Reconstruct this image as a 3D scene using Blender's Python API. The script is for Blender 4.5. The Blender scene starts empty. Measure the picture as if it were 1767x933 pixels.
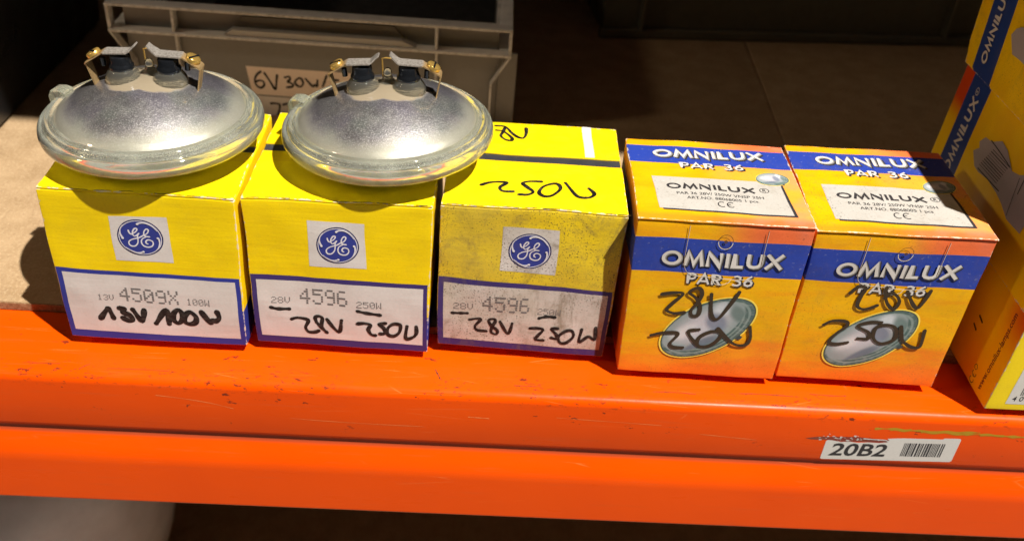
import bpy, bmesh, math, random
from mathutils import Vector, Matrix, noise
D = bpy.data
SC = bpy.context.scene
COL = SC.collection
random.seed(7)

# ------------------------------------------------------------------ camera
cam_d = D.cameras.new('camera'); cam = D.objects.new('camera', cam_d); COL.objects.link(cam)
def rot_axes(p, y, r):
    right = Vector((1, 0, 0)); fwd = Vector((0, math.cos(p), -math.sin(p))); up = Vector((0, math.sin(p), math.cos(p)))
    R = Matrix.Rotation(y, 3, 'Z'); right, fwd, up = R @ right, R @ fwd, R @ up
    return right*math.cos(r)+up*math.sin(r), -right*math.sin(r)+up*math.cos(r), fwd
ax, ay, af = rot_axes(0.61689793, -0.04567475, 0.08550723)
M = Matrix.Identity(4)
for i in range(3):
    M[i][0], M[i][1], M[i][2] = ax[i], ay[i], -af[i]
M.translation = (0.26950404, -0.50728193, 0.43611006)
cam.matrix_world = M
cam_d.sensor_width = 36; cam_d.lens = 34.10; cam_d.clip_start = 0.01; cam_d.clip_end = 60
cam_d.dof.use_dof = True; cam_d.dof.focus_distance = 0.60; cam_d.dof.aperture_fstop = 8
SC.camera = cam

# ------------------------------------------------------------------ world: a dim warehouse, brighter on the aisle side
w = D.worlds.new('World'); SC.world = w; w.use_nodes = True
wn, wl = w.node_tree.nodes, w.node_tree.links
bg = wn['Background']
tc = wn.new('ShaderNodeTexCoord'); sx = wn.new('ShaderNodeSeparateXYZ'); wl.new(tc.outputs['Generated'], sx.inputs[0])
mr = wn.new('ShaderNodeMapRange'); wl.new(sx.outputs['Y'], mr.inputs['Value'])
mr.inputs['From Min'].default_value = 0.25; mr.inputs['From Max'].default_value = -0.9
mr.inputs['To Min'].default_value = 0.002; mr.inputs['To Max'].default_value = 0.028
wl.new(mr.outputs[0], bg.inputs['Strength']); bg.inputs['Color'].default_value = (1.0, 0.93, 0.84, 1)

# ------------------------------------------------------------------ lamps
def lamp(name, direction, dist, power, size, color, target=(0.30, 0.05, 0.08)):
    l = D.lights.new(name, 'POINT'); l.energy = power; l.shadow_soft_size = size; l.color = color
    o = D.objects.new(name, l); COL.objects.link(o)
    o.location = Vector(target)+Vector(direction).normalized()*dist
lamp('ceiling_lamp', (0.378, -0.296, 0.877), 8.0, 6300, 0.055, (1.0, 0.945, 0.86), (0.0, 0.0, 0.06))
lamp('aisle_lamp', (-0.80, -0.28, 0.53), 4.0, 80, 0.16, (1.0, 0.80, 0.56))

SC.view_settings.view_transform = 'Standard'; SC.view_settings.look = 'None'
SC.view_settings.exposure = 0; SC.view_settings.gamma = 1
SC.render.engine = 'CYCLES'
SC.cycles.max_bounces = 10; SC.cycles.transmission_bounces = 8

# ------------------------------------------------------------------ node helpers
class NT:
    def __init__(s, name):
        s.mat = D.materials.new(name); s.mat.use_nodes = True
        s.t = s.mat.node_tree; s.N = s.t.nodes; s.L = s.t.links
        s.p = s.N['Principled BSDF']
    def put(s, sock, v):
        if v is None: return
        if isinstance(v, bpy.types.NodeSocket): s.L.new(v, sock)
        else:
            try: sock.default_value = v
            except Exception: sock.default_value = (*v, 1) if len(v) == 3 else v
    def m(s, op, a, b=None, c=None, clamp=False):
        n = s.N.new('ShaderNodeMath'); n.operation = op; n.use_clamp = clamp
        for i, v in enumerate((a, b, c)): s.put(n.inputs[i], v)
        return n.outputs[0]
    def mix(s, f, a, b, blend='MIX'):
        n = s.N.new('ShaderNodeMix'); n.data_type = 'RGBA'; n.blend_type = blend
        s.put(n.inputs[0], f); s.put(n.inputs[6], a); s.put(n.inputs[7], b)
        return n.outputs[2]
    def ss(s, v, lo, hi, a=0.0, b=1.0):
        n = s.N.new('ShaderNodeMapRange'); n.interpolation_type = 'SMOOTHSTEP'
        s.put(n.inputs['Value'], v)
        for k, x in (('From Min', lo), ('From Max', hi), ('To Min', a), ('To Max', b)): s.put(n.inputs[k], x)
        return n.outputs[0]
    def noise(s, vec, scale, detail=2.0, rough=0.5, dist=0.0, out=0):
        n = s.N.new('ShaderNodeTexNoise'); s.put(n.inputs['Vector'], vec)
        for k, v in (('Scale', scale), ('Detail', detail), ('Roughness', rough), ('Distortion', dist)): s.put(n.inputs[k], v)
        return n.outputs[out]
    def vor(s, vec, scale, feature='F1', out='Distance'):
        n = s.N.new('ShaderNodeTexVoronoi'); n.feature = feature; s.put(n.inputs['Vector'], vec); s.put(n.inputs['Scale'], scale)
        return n.outputs[out]
    def attr(s, name='rest'):
        n = s.N.new('ShaderNodeAttribute'); n.attribute_name = name; return n.outputs['Vector']
    def obj(s): return s.N.new('ShaderNodeTexCoord').outputs['Object']
    def xyz(s, v):
        n = s.N.new('ShaderNodeSeparateXYZ'); s.put(n.inputs[0], v); return n.outputs[0], n.outputs[1], n.outputs[2]
    def scalev(s, v, k):
        n = s.N.new('ShaderNodeVectorMath'); n.operation = 'MULTIPLY'; s.put(n.inputs[0], v); n.inputs[1].default_value = k; return n.outputs[0]
    def off(s, v, k):
        n = s.N.new('ShaderNodeVectorMath'); n.operation = 'ADD'; s.put(n.inputs[0], v); n.inputs[1].default_value = k; return n.outputs[0]
    def bump(s, h, strength, dist=0.001):
        n = s.N.new('ShaderNodeBump'); n.inputs['Strength'].default_value = strength; n.inputs['Distance'].default_value = dist
        s.put(n.inputs['Height'], h); s.L.new(n.outputs[0], s.p.inputs['Normal']); return n
    def fin(s, col=None, rough=None, metal=None, **kw):
        s.put(s.p.inputs['Base Color'], col); s.put(s.p.inputs['Roughness'], rough); s.put(s.p.inputs['Metallic'], metal)
        for k, v in kw.items(): s.put(s.p.inputs[k.replace('_', ' ')], v)
        return s.mat

_seed = [0]
def paper(name, color, rough=0.5, dirt=0.3, bump=0.25, corr=0.0, dims=None, wear=0.0, custom=None, spec=0.18, side=0.0):
    """printed card: colour, ink mottling, speckled dirt, corrugation and rubbed edges, all in the box's own rest coordinates"""
    t = NT(name); P = t.attr(); _seed[0] += 1
    Q = t.off(P, (0.37*_seed[0], 0.21*_seed[0], 0.11*_seed[0]))
    x, y, z = t.xyz(P)
    col = custom(t, P, x, y, z) if custom else (*color, 1)
    big = t.noise(Q, 22, 3)
    col = t.mix(t.ss(big, 0.3, 0.7, 0.0, 0.10), col, t.mix(1.0, col, (0.72, 0.66, 0.55, 1), 'MULTIPLY'))
    fib = t.noise(t.scalev(Q, (0.35, 1, 1)), 1600, 2)
    col = t.mix(t.ss(fib, 0.35, 0.75, 0, 0.16), col, t.mix(1.0, col, (0.6, 0.55, 0.5, 1), 'MULTIPLY'))
    if dirt > 0:
        area = t.ss(t.noise(Q, 28, 4, 0.65), 0.38, 0.72)
        sp = t.ss(t.noise(Q, 800, 3, 0.65), 0.575 if dirt > 1.2 else 0.60, 0.64 if dirt > 1.2 else 0.67)
        sp2 = t.ss(t.noise(Q, 1500, 2, 0.6), 0.64, 0.70)
        f = t.m('MULTIPLY', t.m('MAXIMUM', sp, t.m('MULTIPLY', sp2, 0.7)), t.m('MULTIPLY', t.m('ADD', area, 0.18), dirt), clamp=True)
        if dirt > 1.2:
            col = t.mix(t.ss(t.noise(Q, 16, 3, 0.6), 0.25, 0.7, 0.06, 0.42), col, (0.26, 0.20, 0.09, 1))
            smear = t.ss(t.noise(t.scalev(Q, (1, 1, 0.45)), 38, 6, 0.72, 1.4), 0.52, 0.70, 0, 0.6)
            col = t.mix(t.m('MULTIPLY', smear, t.ss(x, 0.01, 0.11, 0.45, 1.0)), col, (0.13, 0.095, 0.045, 1))
        col = t.mix(f, col, (0.055, 0.040, 0.022, 1))
        sm = t.ss(t.noise(Q, 75, 5, 0.7, 0.6), 0.46, 0.80, 0, min(0.62, 0.42*dirt))
        col = t.mix(sm, col, (0.16, 0.115, 0.06, 1))
    if dims and wear > 0:
        def ed(c, L): return t.m('MINIMUM', t.m('ABSOLUTE', c), t.m('ABSOLUTE', t.m('SUBTRACT', L, c)))
        a, b, c = ed(x, dims[0]), ed(y, dims[1]), ed(z, dims[2])
        d2 = t.m('MAXIMUM', t.m('MINIMUM', a, b), t.m('MINIMUM', t.m('MAXIMUM', a, b), c))
        n = t.noise(Q, 210, 5, 0.7)
        thr = t.m('MULTIPLY', t.ss(n, 0.42, 0.80), 0.0042*wear)
        e = t.m('LESS_THAN', d2, thr)
        d3 = t.m('MAXIMUM', t.m('MAXIMUM', a, b), c)
        thr3 = t.m('MULTIPLY', t.ss(n, 0.25, 0.7), 0.006*wear)
        e = t.m('MAXIMUM', e, t.m('LESS_THAN', d3, thr3))
        col = t.mix(t.m('MULTIPLY', e, 0.85), col, (0.62, 0.54, 0.42, 1))
    h = t.m('ADD', t.m('MULTIPLY', t.noise(Q, 45, 3), 1.0), t.m('MULTIPLY', t.noise(Q, 900, 2), 0.06))
    if corr > 0:
        wv = t.m('MULTIPLY', t.noise(t.scalev(Q, (0.10, 1, 1)), 330, 2, 0.6), 4.0)
        h = t.m('ADD', h, t.m('MULTIPLY', wv, corr))
    t.bump(h, bump, 0.0012)
    r = t.ss(t.noise(Q, 60, 4), 0.3, 0.7, rough-0.07, rough+0.1)
    return t.fin(col, r, 0.0, Specular_IOR_Level=spec)

def flat(name, color, rough=0.5, metal=0.0, bscale=200, bamt=0.1, var=0.15, **kw):
    t = NT(name); P = t.obj()
    n = t.noise(P, bscale, 4, 0.6)
    col = t.mix(t.ss(n, 0.3, 0.75, 0, var), (*color, 1), (color[0]*0.45, color[1]*0.42, color[2]*0.38, 1))
    t.bump(n, bamt, 0.0006)
    r = t.ss(t.noise(P, bscale*0.3, 4), 0.3, 0.7, max(0.02, rough-0.08), min(1, rough+0.12))
    return t.fin(col, r, metal, **kw)

# ------------------------------------------------------------------ object helpers
def tag(o, label=None, cat=None, group=None, kind=None):
    for k, v in (('label', label), ('category', cat), ('group', group), ('kind', kind)):
        if v: o[k] = v
    return o
def empty(name, loc=(0, 0, 0), rz=0.0):
    o = D.objects.new(name, None); COL.objects.link(o); o.location = loc; o.rotation_euler = (0, 0, rz); o.empty_display_size = 0.02
    return o
def link_mesh(name, verts, faces, mat, parent=None, rest=None, smooth=None):
    me = D.meshes.new(name); me.from_pydata([tuple(v) for v in verts], [], faces)
    if rest:
        a = me.attributes.new('rest', 'FLOAT_VECTOR', 'POINT')
        for i, r in enumerate(rest): a.data[i].vector = r
    if mat: me.materials.append(mat)
    me.update()
    o = D.objects.new(name, me); COL.objects.link(o)
    if parent: o.parent = parent
    if smooth is not None:
        me.shade_smooth()
        if smooth < 179: me.set_sharp_from_angle(angle=math.radians(smooth))
    return o
class Geo:
    """collects verts / faces of ONE mesh"""
    def __init__(s): s.v = []; s.f = []
    def add(s, vs, fs):
        b = len(s.v); s.v += [tuple(v) for v in vs]; s.f += [tuple(i+b for i in f) for f in fs]
        return s
    def box(s, x0, x1, y0, y1, z0, z1, ch=0.0):
        if ch <= 0:
            vs = [(x, y, z) for z in (z0, z1) for y in (y0, y1) for x in (x0, x1)]
            return s.add(vs, [(0, 2, 3, 1), (4, 5, 7, 6), (0, 1, 5, 4), (2, 6, 7, 3), (0, 4, 6, 2), (1, 3, 7, 5)])
        v, f, _ = rbox(x0, x1, y0, y1, z0, z1, ch, 1e9)
        return s.add(v, f)
    def lathe(s, prof, seg=64, close=False, M4=None):
        n = len(prof); vs = []; fs = []
        for k in range(seg):
            a = 2*math.pi*k/seg
            for r, z in prof: vs.append(Vector((r*math.cos(a), r*math.sin(a), z)))
        for k in range(seg):
            k2 = (k+1) % seg
            for i in range(n if close else n-1):
                j = (i+1) % n
                fs.append((k*n+i, k2*n+i, k2*n+j, k*n+j))
        if M4: vs = [M4 @ v for v in vs]
        return s.add(vs, fs)
    def prism_y(s, pts, y0, y1):
        """closed polygon in x,z extruded along y"""
        n = len(pts); vs = [(p[0], y0, p[1]) for p in pts]+[(p[0], y1, p[1]) for p in pts]
        return s.add(vs, [tuple(range(n)), tuple(range(2*n-1, n-1, -1))]+[(i, i+n, (i+1) % n+n, (i+1) % n) for i in range(n)])
    def prism_x(s, pts, x0, x1, nx=1):
        n = len(pts); vs = []; fs = []
        for k in range(nx+1):
            x = x0+(x1-x0)*k/nx
            vs += [(x, p[0], p[1]) for p in pts]
        for k in range(nx):
            for i in range(n):
                j = (i+1) % n; fs.append((k*n+i, (k+1)*n+i, (k+1)*n+j, k*n+j))
        fs += [tuple(range(n-1, -1, -1)), tuple(nx*n+i for i in range(n))]
        return s.add(vs, fs)
    def tube(s, pts, r, seg=10):
        vs = []; fs = []; pts = [Vector(p) for p in pts]
        for i, p in enumerate(pts):
            d = (pts[min(i+1, len(pts)-1)]-pts[max(i-1, 0)]).normalized()
            a = d.orthogonal().normalized(); b = d.cross(a)
            for k in range(seg):
                t = 2*math.pi*k/seg; vs.append(p+(a*math.cos(t)+b*math.sin(t))*r)
        for i in range(len(pts)-1):
            for k in range(seg):
                k2 = (k+1) % seg; fs.append((i*seg+k, i*seg+k2, (i+1)*seg+k2, (i+1)*seg+k))
        fs += [tuple(range(seg-1, -1, -1)), tuple((len(pts)-1)*seg+k for k in range(seg))]
        return s.add(vs, fs)
    def build(s, name, mat, parent=None, smooth=None, recalc=True):
        o = link_mesh(name, s.v, s.f, mat, parent, None, None)
        if recalc:
            bm = bmesh.new(); bm.from_mesh(o.data); bmesh.ops.remove_doubles(bm, verts=bm.verts, dist=1e-6)
            bmesh.ops.recalc_face_normals(bm, faces=bm.faces); bm.to_mesh(o.data); bm.free()
        if smooth is not None:
            o.data.shade_smooth()
            if smooth < 179: o.data.set_sharp_from_angle(angle=math.radians(smooth))
        return o

def rbox(x0, x1, y0, y1, z0, z1, r, cell=0.004):
    """rounded, gridded box: returns verts, faces and unrounded positions"""
    def axis(a, b):
        L = b-a; n = max(1, min(60, int((L-2*r)/cell)))
        return [a, a+r*0.3, a+r*0.65]+[a+r+(L-2*r)*i/n for i in range(n+1)]+[b-r*0.65, b-r*0.3, b]
    X, Y, Z = axis(x0, x1), axis(y0, y1), axis(z0, z1)
    vid = {}; vs = []; raw = []; fs = []
    lo = Vector((x0+r, y0+r, z0+r)); hi = Vector((x1-r, y1-r, z1-r))
    def V(i, j, k):
        key = (i, j, k)
        if key not in vid:
            p = Vector((X[i], Y[j], Z[k])); q = Vector([min(max(p[c], lo[c]), hi[c]) for c in range(3)])
            d = p-q
            vid[key] = len(vs); raw.append(tuple(p)); vs.append(q+d.normalized()*r if d.length > 1e-12 else p)
        return vid[key]
    a, b, c = len(X)-1, len(Y)-1, len(Z)-1
    for i in range(a):
        for j in range(b):
            fs.append((V(i, j, 0), V(i, j+1, 0), V(i+1, j+1, 0), V(i+1, j, 0))); fs.append((V(i, j, c), V(i+1, j, c), V(i+1, j+1, c), V(i, j+1, c)))
        for k in range(c):
            fs.append((V(i, 0, k), V(i+1, 0, k), V(i+1, 0, k+1), V(i, 0, k+1))); fs.append((V(i, b, k), V(i, b, k+1), V(i+1, b, k+1), V(i+1, b, k)))
    for j in range(b):
        for k in range(c):
            fs.append((V(0, j, k), V(0, j, k+1), V(0, j+1, k+1), V(0, j+1, k))); fs.append((V(a, j, k), V(a, j+1, k), V(a, j+1, k+1), V(a, j, k+1)))
    return vs, fs, raw

# ------------------------------------------------------------------ flat print: polygons in (u, v) millimetres
def catmull(pts, n=8):
    if len(pts) < 3:
        a, b = pts[0], pts[-1]; return [(a[0]+(b[0]-a[0])*i/n, a[1]+(b[1]-a[1])*i/n) for i in range(n+1)]
    closed = pts[0] == pts[-1]; out = []
    P = pts[:-1] if closed else pts; N = len(P)
    for i in range(N if closed else N-1):
        if closed: p0, p1, p2, p3 = P[(i-1) % N], P[i], P[(i+1) % N], P[(i+2) % N]
        else: p0, p1, p2, p3 = P[max(i-1, 0)], P[i], P[i+1], P[min(i+2, N-1)]
        for k in range(n):
            t = k/n
            out.append(tuple(0.5*(2*p1[c]+(p2[c]-p0[c])*t+(2*p0[c]-5*p1[c]+4*p2[c]-p3[c])*t*t+(3*p1[c]-p0[c]-3*p2[c]+p3[c])*t**3) for c in (0, 1)))
    out.append(P[0] if closed else P[-1])
    return out
class Ink:
    """2D shapes (u, v, lift) of one printed or written part"""
    def __init__(s): s.v = []; s.f = []; s.k = 0
    def poly(s, pts, lift=0.0):
        b = len(s.v); s.v += [(p[0], p[1], lift) for p in pts]; s.f.append(tuple(range(b, b+len(pts)))); return s
    def quad(s, c, lift=0.0, cell=4.0):
        (ax_, ay_), (bx, by), (cx, cy), (dx, dy) = c
        nu = max(1, int(math.hypot(bx-ax_, by-ay_)/cell)); nv = max(1, int(math.hypot(dx-ax_, dy-ay_)/cell)); b = len(s.v)
        for j in range(nv+1):
            for i in range(nu+1):
                u, v = i/nu, j/nv
                s.v.append((ax_*(1-u)*(1-v)+bx*u*(1-v)+cx*u*v+dx*(1-u)*v, ay_*(1-u)*(1-v)+by*u*(1-v)+cy*u*v+dy*(1-u)*v, lift))
        for j in range(nv):
            for i in range(nu):
                a = b+j*(nu+1)+i; s.f.append((a, a+1, a+nu+2, a+nu+1))
        return s
    def rect(s, u0, v0, u1, v1, lift=0.0, cell=4.0): return s.quad([(u0, v0), (u1, v0), (u1, v1), (u0, v1)], lift, cell)
    def disc(s, cu, cv, a, b, rot=0.0, lift=0.0, rings=4, seg=48, r0=0.0):
        base = len(s.v); c, sn = math.cos(rot), math.sin(rot)
        n = rings+1
        for i in range(n):
            k = r0+(1-r0)*i/rings
            k = max(k, 1e-3)
            for j in range(seg):
                t = 2*math.pi*j/seg; x, y = a*k*math.cos(t), b*k*math.sin(t)
                s.v.append((cu+x*c-y*sn, cv+x*sn+y*c, lift))
        for i in range(rings):
            for j in range(seg):
                j2 = (j+1) % seg; s.f.append((base+i*seg+j, base+(i+1)*seg+j, base+(i+1)*seg+j2, base+i*seg+j2))
        return s
    def stroke(s, pts, wd, smooth=True, taper=0.15, lift=0.0, caps=True):
        P = catmull(pts) if smooth else list(pts)
        Q = [P[0]]
        for p in P[1:]:
            if math.hypot(p[0]-Q[-1][0], p[1]-Q[-1][1]) > 0.04: Q.append(p)
        P = Q; n = len(P)
        if n < 2: return s
        closed = math.hypot(P[0][0]-P[-1][0], P[0][1]-P[-1][1]) < 0.06
        lift += 0.012*s.k; s.k += 1
        base = len(s.v)
        for i, p in enumerate(P):
            a, b = P[max(i-1, 0)], P[min(i+1, n-1)]
            if closed and i in (0, n-1): a, b = P[-2], P[1]
            dx, dy = b[0]-a[0], b[1]-a[1]; L = math.hypot(dx, dy) or 1
            nx, ny = -dy/L, dx/L
            m = 1.0
            if not smooth and 0 < i < n-1:
                e = (P[i+1][0]-p[0], P[i+1][1]-p[1]); el = math.hypot(*e) or 1
                cs = abs(nx*(-e[1]/el)+ny*(e[0]/el)); m = 1/max(cs, 0.42)
            t = i/(n-1)
            h = 0.5*wd*m*(1+taper*math.sin(6.3*t*2+s.k)*0.8)
            s.v += [(p[0]+nx*h, p[1]+ny*h, lift+0.01*t), (p[0]-nx*h, p[1]-ny*h, lift+0.01*t)]
        for i in range(n-1): s.f.append((base+2*i, base+2*i+1, base+2*i+3, base+2*i+2))
        if caps and smooth and not closed:
            for p, e in ((P[0], P[1]), (P[-1], P[-2])):
                an = math.atan2(p[1]-e[1], p[0]-e[0]); h = 0.5*wd*0.98
                s.poly([(p[0]+h*math.cos(an-math.pi/2+math.pi*i/8), p[1]+h*math.sin(an-math.pi/2+math.pi*i/8)) for i in range(9)], lift+0.011)
        return s
    def text(s, txt, u, v, height, width=None, bold=0.0, shear=0.0, lift=0.0, align='LEFT'):
        c = D.curves.new('tmp', 'FONT'); c.body = txt; c.size = 1; c.offset = bold; c.resolution_u = 3
        o = D.objects.new('tmp', c); COL.objects.link(o)
        me = D.meshes.new_from_object(o.evaluated_get(bpy.context.evaluated_depsgraph_get()))
        if len(me.vertices):
            xs = [p.co.x for p in me.vertices]; ys = [p.co.y for p in me.vertices]
            x0, x1 = min(xs), max(xs); H = 0.69; k = height/H
            kx = width/(x1-x0) if width else k
            b = len(s.v); du = 0 if align == 'LEFT' else -(x1-x0)*kx/2
            s.v += [(u+du+(p.co.x-x0)*kx+shear*p.co.y*k, v+p.co.y*k, lift) for p in me.vertices]
            s.f += [tuple(i+b for i in q.vertices) for q in me.polygons]
        D.objects.remove(o); D.meshes.remove(me); D.curves.remove(c)
        return s
    def xf(s, fn): s.v = [(*fn(a, b), c) for a, b, c in s.v]; return s

GLY = {  # stroke letters on a unit height
 'O': (1.18, [[(0.59+0.5*math.cos(t*math.pi/16), 0.5+0.41*math.sin(t*math.pi/16)) for t in range(33)]]),
 'M': (1.22, [[(0.06, 0), (0.26, 0.93), (0.61, 0.12), (0.96, 0.93), (1.16, 0)]]),
 'N': (1.00, [[(0.1, 0), (0.1, 0.95), (0.9, 0.05), (0.9, 1)]]),
 'I': (0.30, [[(0.15, 0), (0.15, 1)]]),
 'L': (0.68, [[(0.1, 1), (0.1, 0.09), (0.66, 0.09)]]),
 'U': (0.96, [[(0.1, 1), (0.1, 0.42), (0.14, 0.25), (0.26, 0.13), (0.48, 0.085), (0.70, 0.13), (0.82, 0.25), (0.86, 0.42), (0.86, 1)]]),
 'X': (1.06, [[(0.05, 0), (1.0, 1)], [(0.06, 1), (1.0, 0)]]),
 'P': (0.72, [[(0.1, 0), (0.1, 0.92), (0.42, 0.92), (0.62, 0.84), (0.66, 0.68), (0.60, 0.52), (0.42, 0.44), (0.12, 0.44)]]),
 'A': (0.98, [[(0.04, 0), (0.49, 0.95), (0.94, 0)], [(0.2, 0.28), (0.78, 0.28)]]),
 'R': (0.78, [[(0.1, 0), (0.1, 0.92), (0.42, 0.92), (0.62, 0.84), (0.66, 0.70), (0.60, 0.54), (0.42, 0.46), (0.12, 0.46)], [(0.36, 0.46), (0.72, 0)]]),
 '3': (0.70, [[(0.06, 0.88), (0.32, 0.93), (0.56, 0.84), (0.56, 0.64), (0.32, 0.53), (0.58, 0.42), (0.62, 0.22), (0.44, 0.07), (0.2, 0.07), (0.04, 0.17)]]),
 '6': (0.76, [[(0.6, 0.95), (0.3, 0.72), (0.1, 0.36), (0.16, 0.15), (0.38, 0.06), (0.62, 0.16), (0.66, 0.36), (0.52, 0.54), (0.3, 0.55), (0.12, 0.4)]]),
 ' ': (0.55, []),
}
def glyphs(ink, txt, u0, v0, u1, h, wd, du=0.0, dv=0.0, lift=0.0, v1=None, gap=0.16):
    """stroke lettering from (u0, v0) to u1; baseline may climb to v1"""
    tot = sum(GLY[c][0] for c in txt)+gap*(len(txt)-1); k = (u1-u0)/tot; x = 0.0; v1 = v0 if v1 is None else v1
    for c in txt:
        for st in GLY[c][1]:
            ink.stroke([(u0+du+(x+p[0])*k, v0+dv+p[1]*h+(v1-v0)*(x+p[0])/tot) for p in st], wd, smooth=False, taper=0, lift=lift)
        x += GLY[c][0]+gap
    return ink
DOT = {'0': '01110 10001 10011 10101 11001 10001 01110', '1': '00100 01100 00100 00100 00100 00100 01110', '2': '01110 10001 00001 00110 01000 10000 11111',
 '3': '01110 10001 00001 00110 00001 10001 01110', '4': '00010 00110 01010 10010 11111 00010 00010', '5': '11111 10000 11110 00001 00001 10001 01110',
 '6': '01110 10000 10000 11110 10001 10001 01110', '8': '01110 10001 10001 01110 10001 10001 01110', '9': '01110 10001 10001 01111 00001 00001 01110',
 'X': '10001 10001 01010 00100 01010 10001 10001', 'V': '10001 10001 10001 10001 10001 01010 00100', 'W': '10001 10001 10001 10101 10101 11011 10001'}
def dots(ink, txt, u0, v0, u1, v1, dv=0.0):
    """dot-matrix printing"""
    n = len(txt); cw = (u1-u0)/(n*6-1); chh = (v1-v0)/7
    for i, c in enumerate(txt):
        for r, row in enumerate(DOT[c].split()):
            for q, b in enumerate(row):
                if b == '1':
                    u = u0+(i*6+q)*cw; v = v1-(r+1)*chh+dv*(i/n)
                    jw = random.uniform(-0.05, 0.05)
                    ink.poly([(u+jw, v+0.12*chh), (u+cw*0.98, v+0.12*chh+jw), (u+cw*0.98, v+chh*0.92), (u, v+chh*0.92)])
    return ink

# ------------------------------------------------------------------ cartons
class Carton:
    def __init__(s, name, dims, loc, yaw, corners, dent=0.0005, seed=0.0):
        s.w, s.d, s.h = dims; s.root = empty(name, loc, yaw); s.dent = dent; s.sd = Vector((seed, seed*1.7, seed*0.6))
        s.c = {}
        for i, L in enumerate('LR'):
            for j, F in enumerate('FB'):
                for k, B in enumerate('BT'):
                    s.c[i, j, k] = Vector(corners.get(F+B+L, (0, 0, 0)))
    def warp(s, p):
        a, b, c = p[0]/s.w, p[1]/s.d, p[2]/s.h
        o = Vector((0, 0, 0))
        for i in (0, 1):
            for j in (0, 1):
                for k in (0, 1):
                    o += s.c[i, j, k]*((a if i else 1-a)*(b if j else 1-b)*(c if k else 1-c))
        q = Vector(p)
        if s.dent:
            nv = noise.noise_vector(q*26+s.sd)*s.dent+noise.noise_vector(q*75+s.sd)*(s.dent*0.28)
            nv.z *= min(1, max(0, c)*4)
            o += nv
        return q+o
    def slab(s, name, mat, b, r=0.0007, cell=0.004, parent=None):
        v, f, raw = rbox(*b, r, cell)
        return link_mesh(name, [s.warp(p) for p in v], f, mat, parent or s.root, raw, smooth=60)
    def to3(s, face, u, v, off):
        u *= 1e-3; v *= 1e-3; off *= 1e-3
        if face == 'F': return (u, -off, v), (u, 0, v)
        if face == 'T': return (u, v, s.h+off), (u, v, s.h)
        if face == 'L': return (-off, s.d-u, v), (0, s.d-u, v)
        if face == 'R': return (s.w+off, u, v), (s.w, u, v)
    def ink(s, name, ink, mat, face='F', off=0.12, parent=None):
        V = []; R = []
        for u, v, l in ink.v:
            p, q = s.to3(face, u, v, off+l); V.append(s.warp(p)); R.append(q)
        return link_mesh(name, V, ink.f, mat, parent or s.root, R)

def ink_density(t, P, x, y, z): return t.mix(t.ss(t.noise(t.scalev(P, (1, 1, 1.8)), 240, 4, 0.7), 0.42, 0.75), (0.010, 0.009, 0.009, 1), (0.060, 0.052, 0.046, 1))
BLACKINK = paper('marker_ink', (0.012, 0.010, 0.010), 0.36, 0.0, 0.1, custom=ink_density)
def white_frame_mats(): pass

GE_DIM = (0.118, 0.1169, 0.11665); OM_DIM = (0.1104, 0.1071, 0.1233)
YEL = (0.83, 0.60, 0.002); BLU = (0.028, 0.040, 0.27); WHT = (0.62, 0.58, 0.56)

SCRIPT = [[(52.0, 89.4), (52.4, 87.6), (53.4, 86.6), (54.6, 87.3), (56.3, 88.7), (57.2, 90.4), (56.7, 91.1), (55.7, 90.8), (54.5, 88.8), (54.2, 86.7), (55.0, 85.4), (56.3, 85.8), (57.9, 87.5)],
 [(57.9, 87.5), (57.0, 85.6), (57.0, 82.9), (56.6, 80.2), (55.0, 77.9), (52.8, 77.5), (51.4, 78.7), (51.4, 80.8), (53.3, 82.6), (55.8, 83.6), (58.0, 84.4), (60.1, 85.9)],
 [(60.1, 85.9), (62.6, 87.4), (63.9, 89.6), (63.6, 90.8), (62.5, 90.8), (61.3, 89.2), (60.9, 87.0), (61.7, 85.5), (64.1, 85.2)],
 [(61.7, 84.9), (59.6, 83.4), (58.8, 80.9), (59.7, 78.3), (62.0, 77.2), (64.4, 77.7), (65.7, 79.7), (65.4, 81.8), (63.9, 82.7), (62.4, 82.6), (61.5, 81.4), (61.7, 80.1), (62.5, 79.7)]]
SWOOSH = [[(58.0, 94.5), (59.6, 95.4), (62.7, 95.4), (66.4, 93.5), (69.4, 89.8)], [(48.1, 83.5), (47.3, 85.3), (46.9, 87.7), (47.5, 90.6), (49.3, 93.4)],
 [(69.1, 84.5), (69.7, 83.0), (69.7, 80.3), (68.5, 76.9), (66.5, 74.3)], [(59.2, 73.5), (57.7, 72.7), (55.0, 72.7), (51.7, 74.4), (49.0, 76.8)]]

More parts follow.
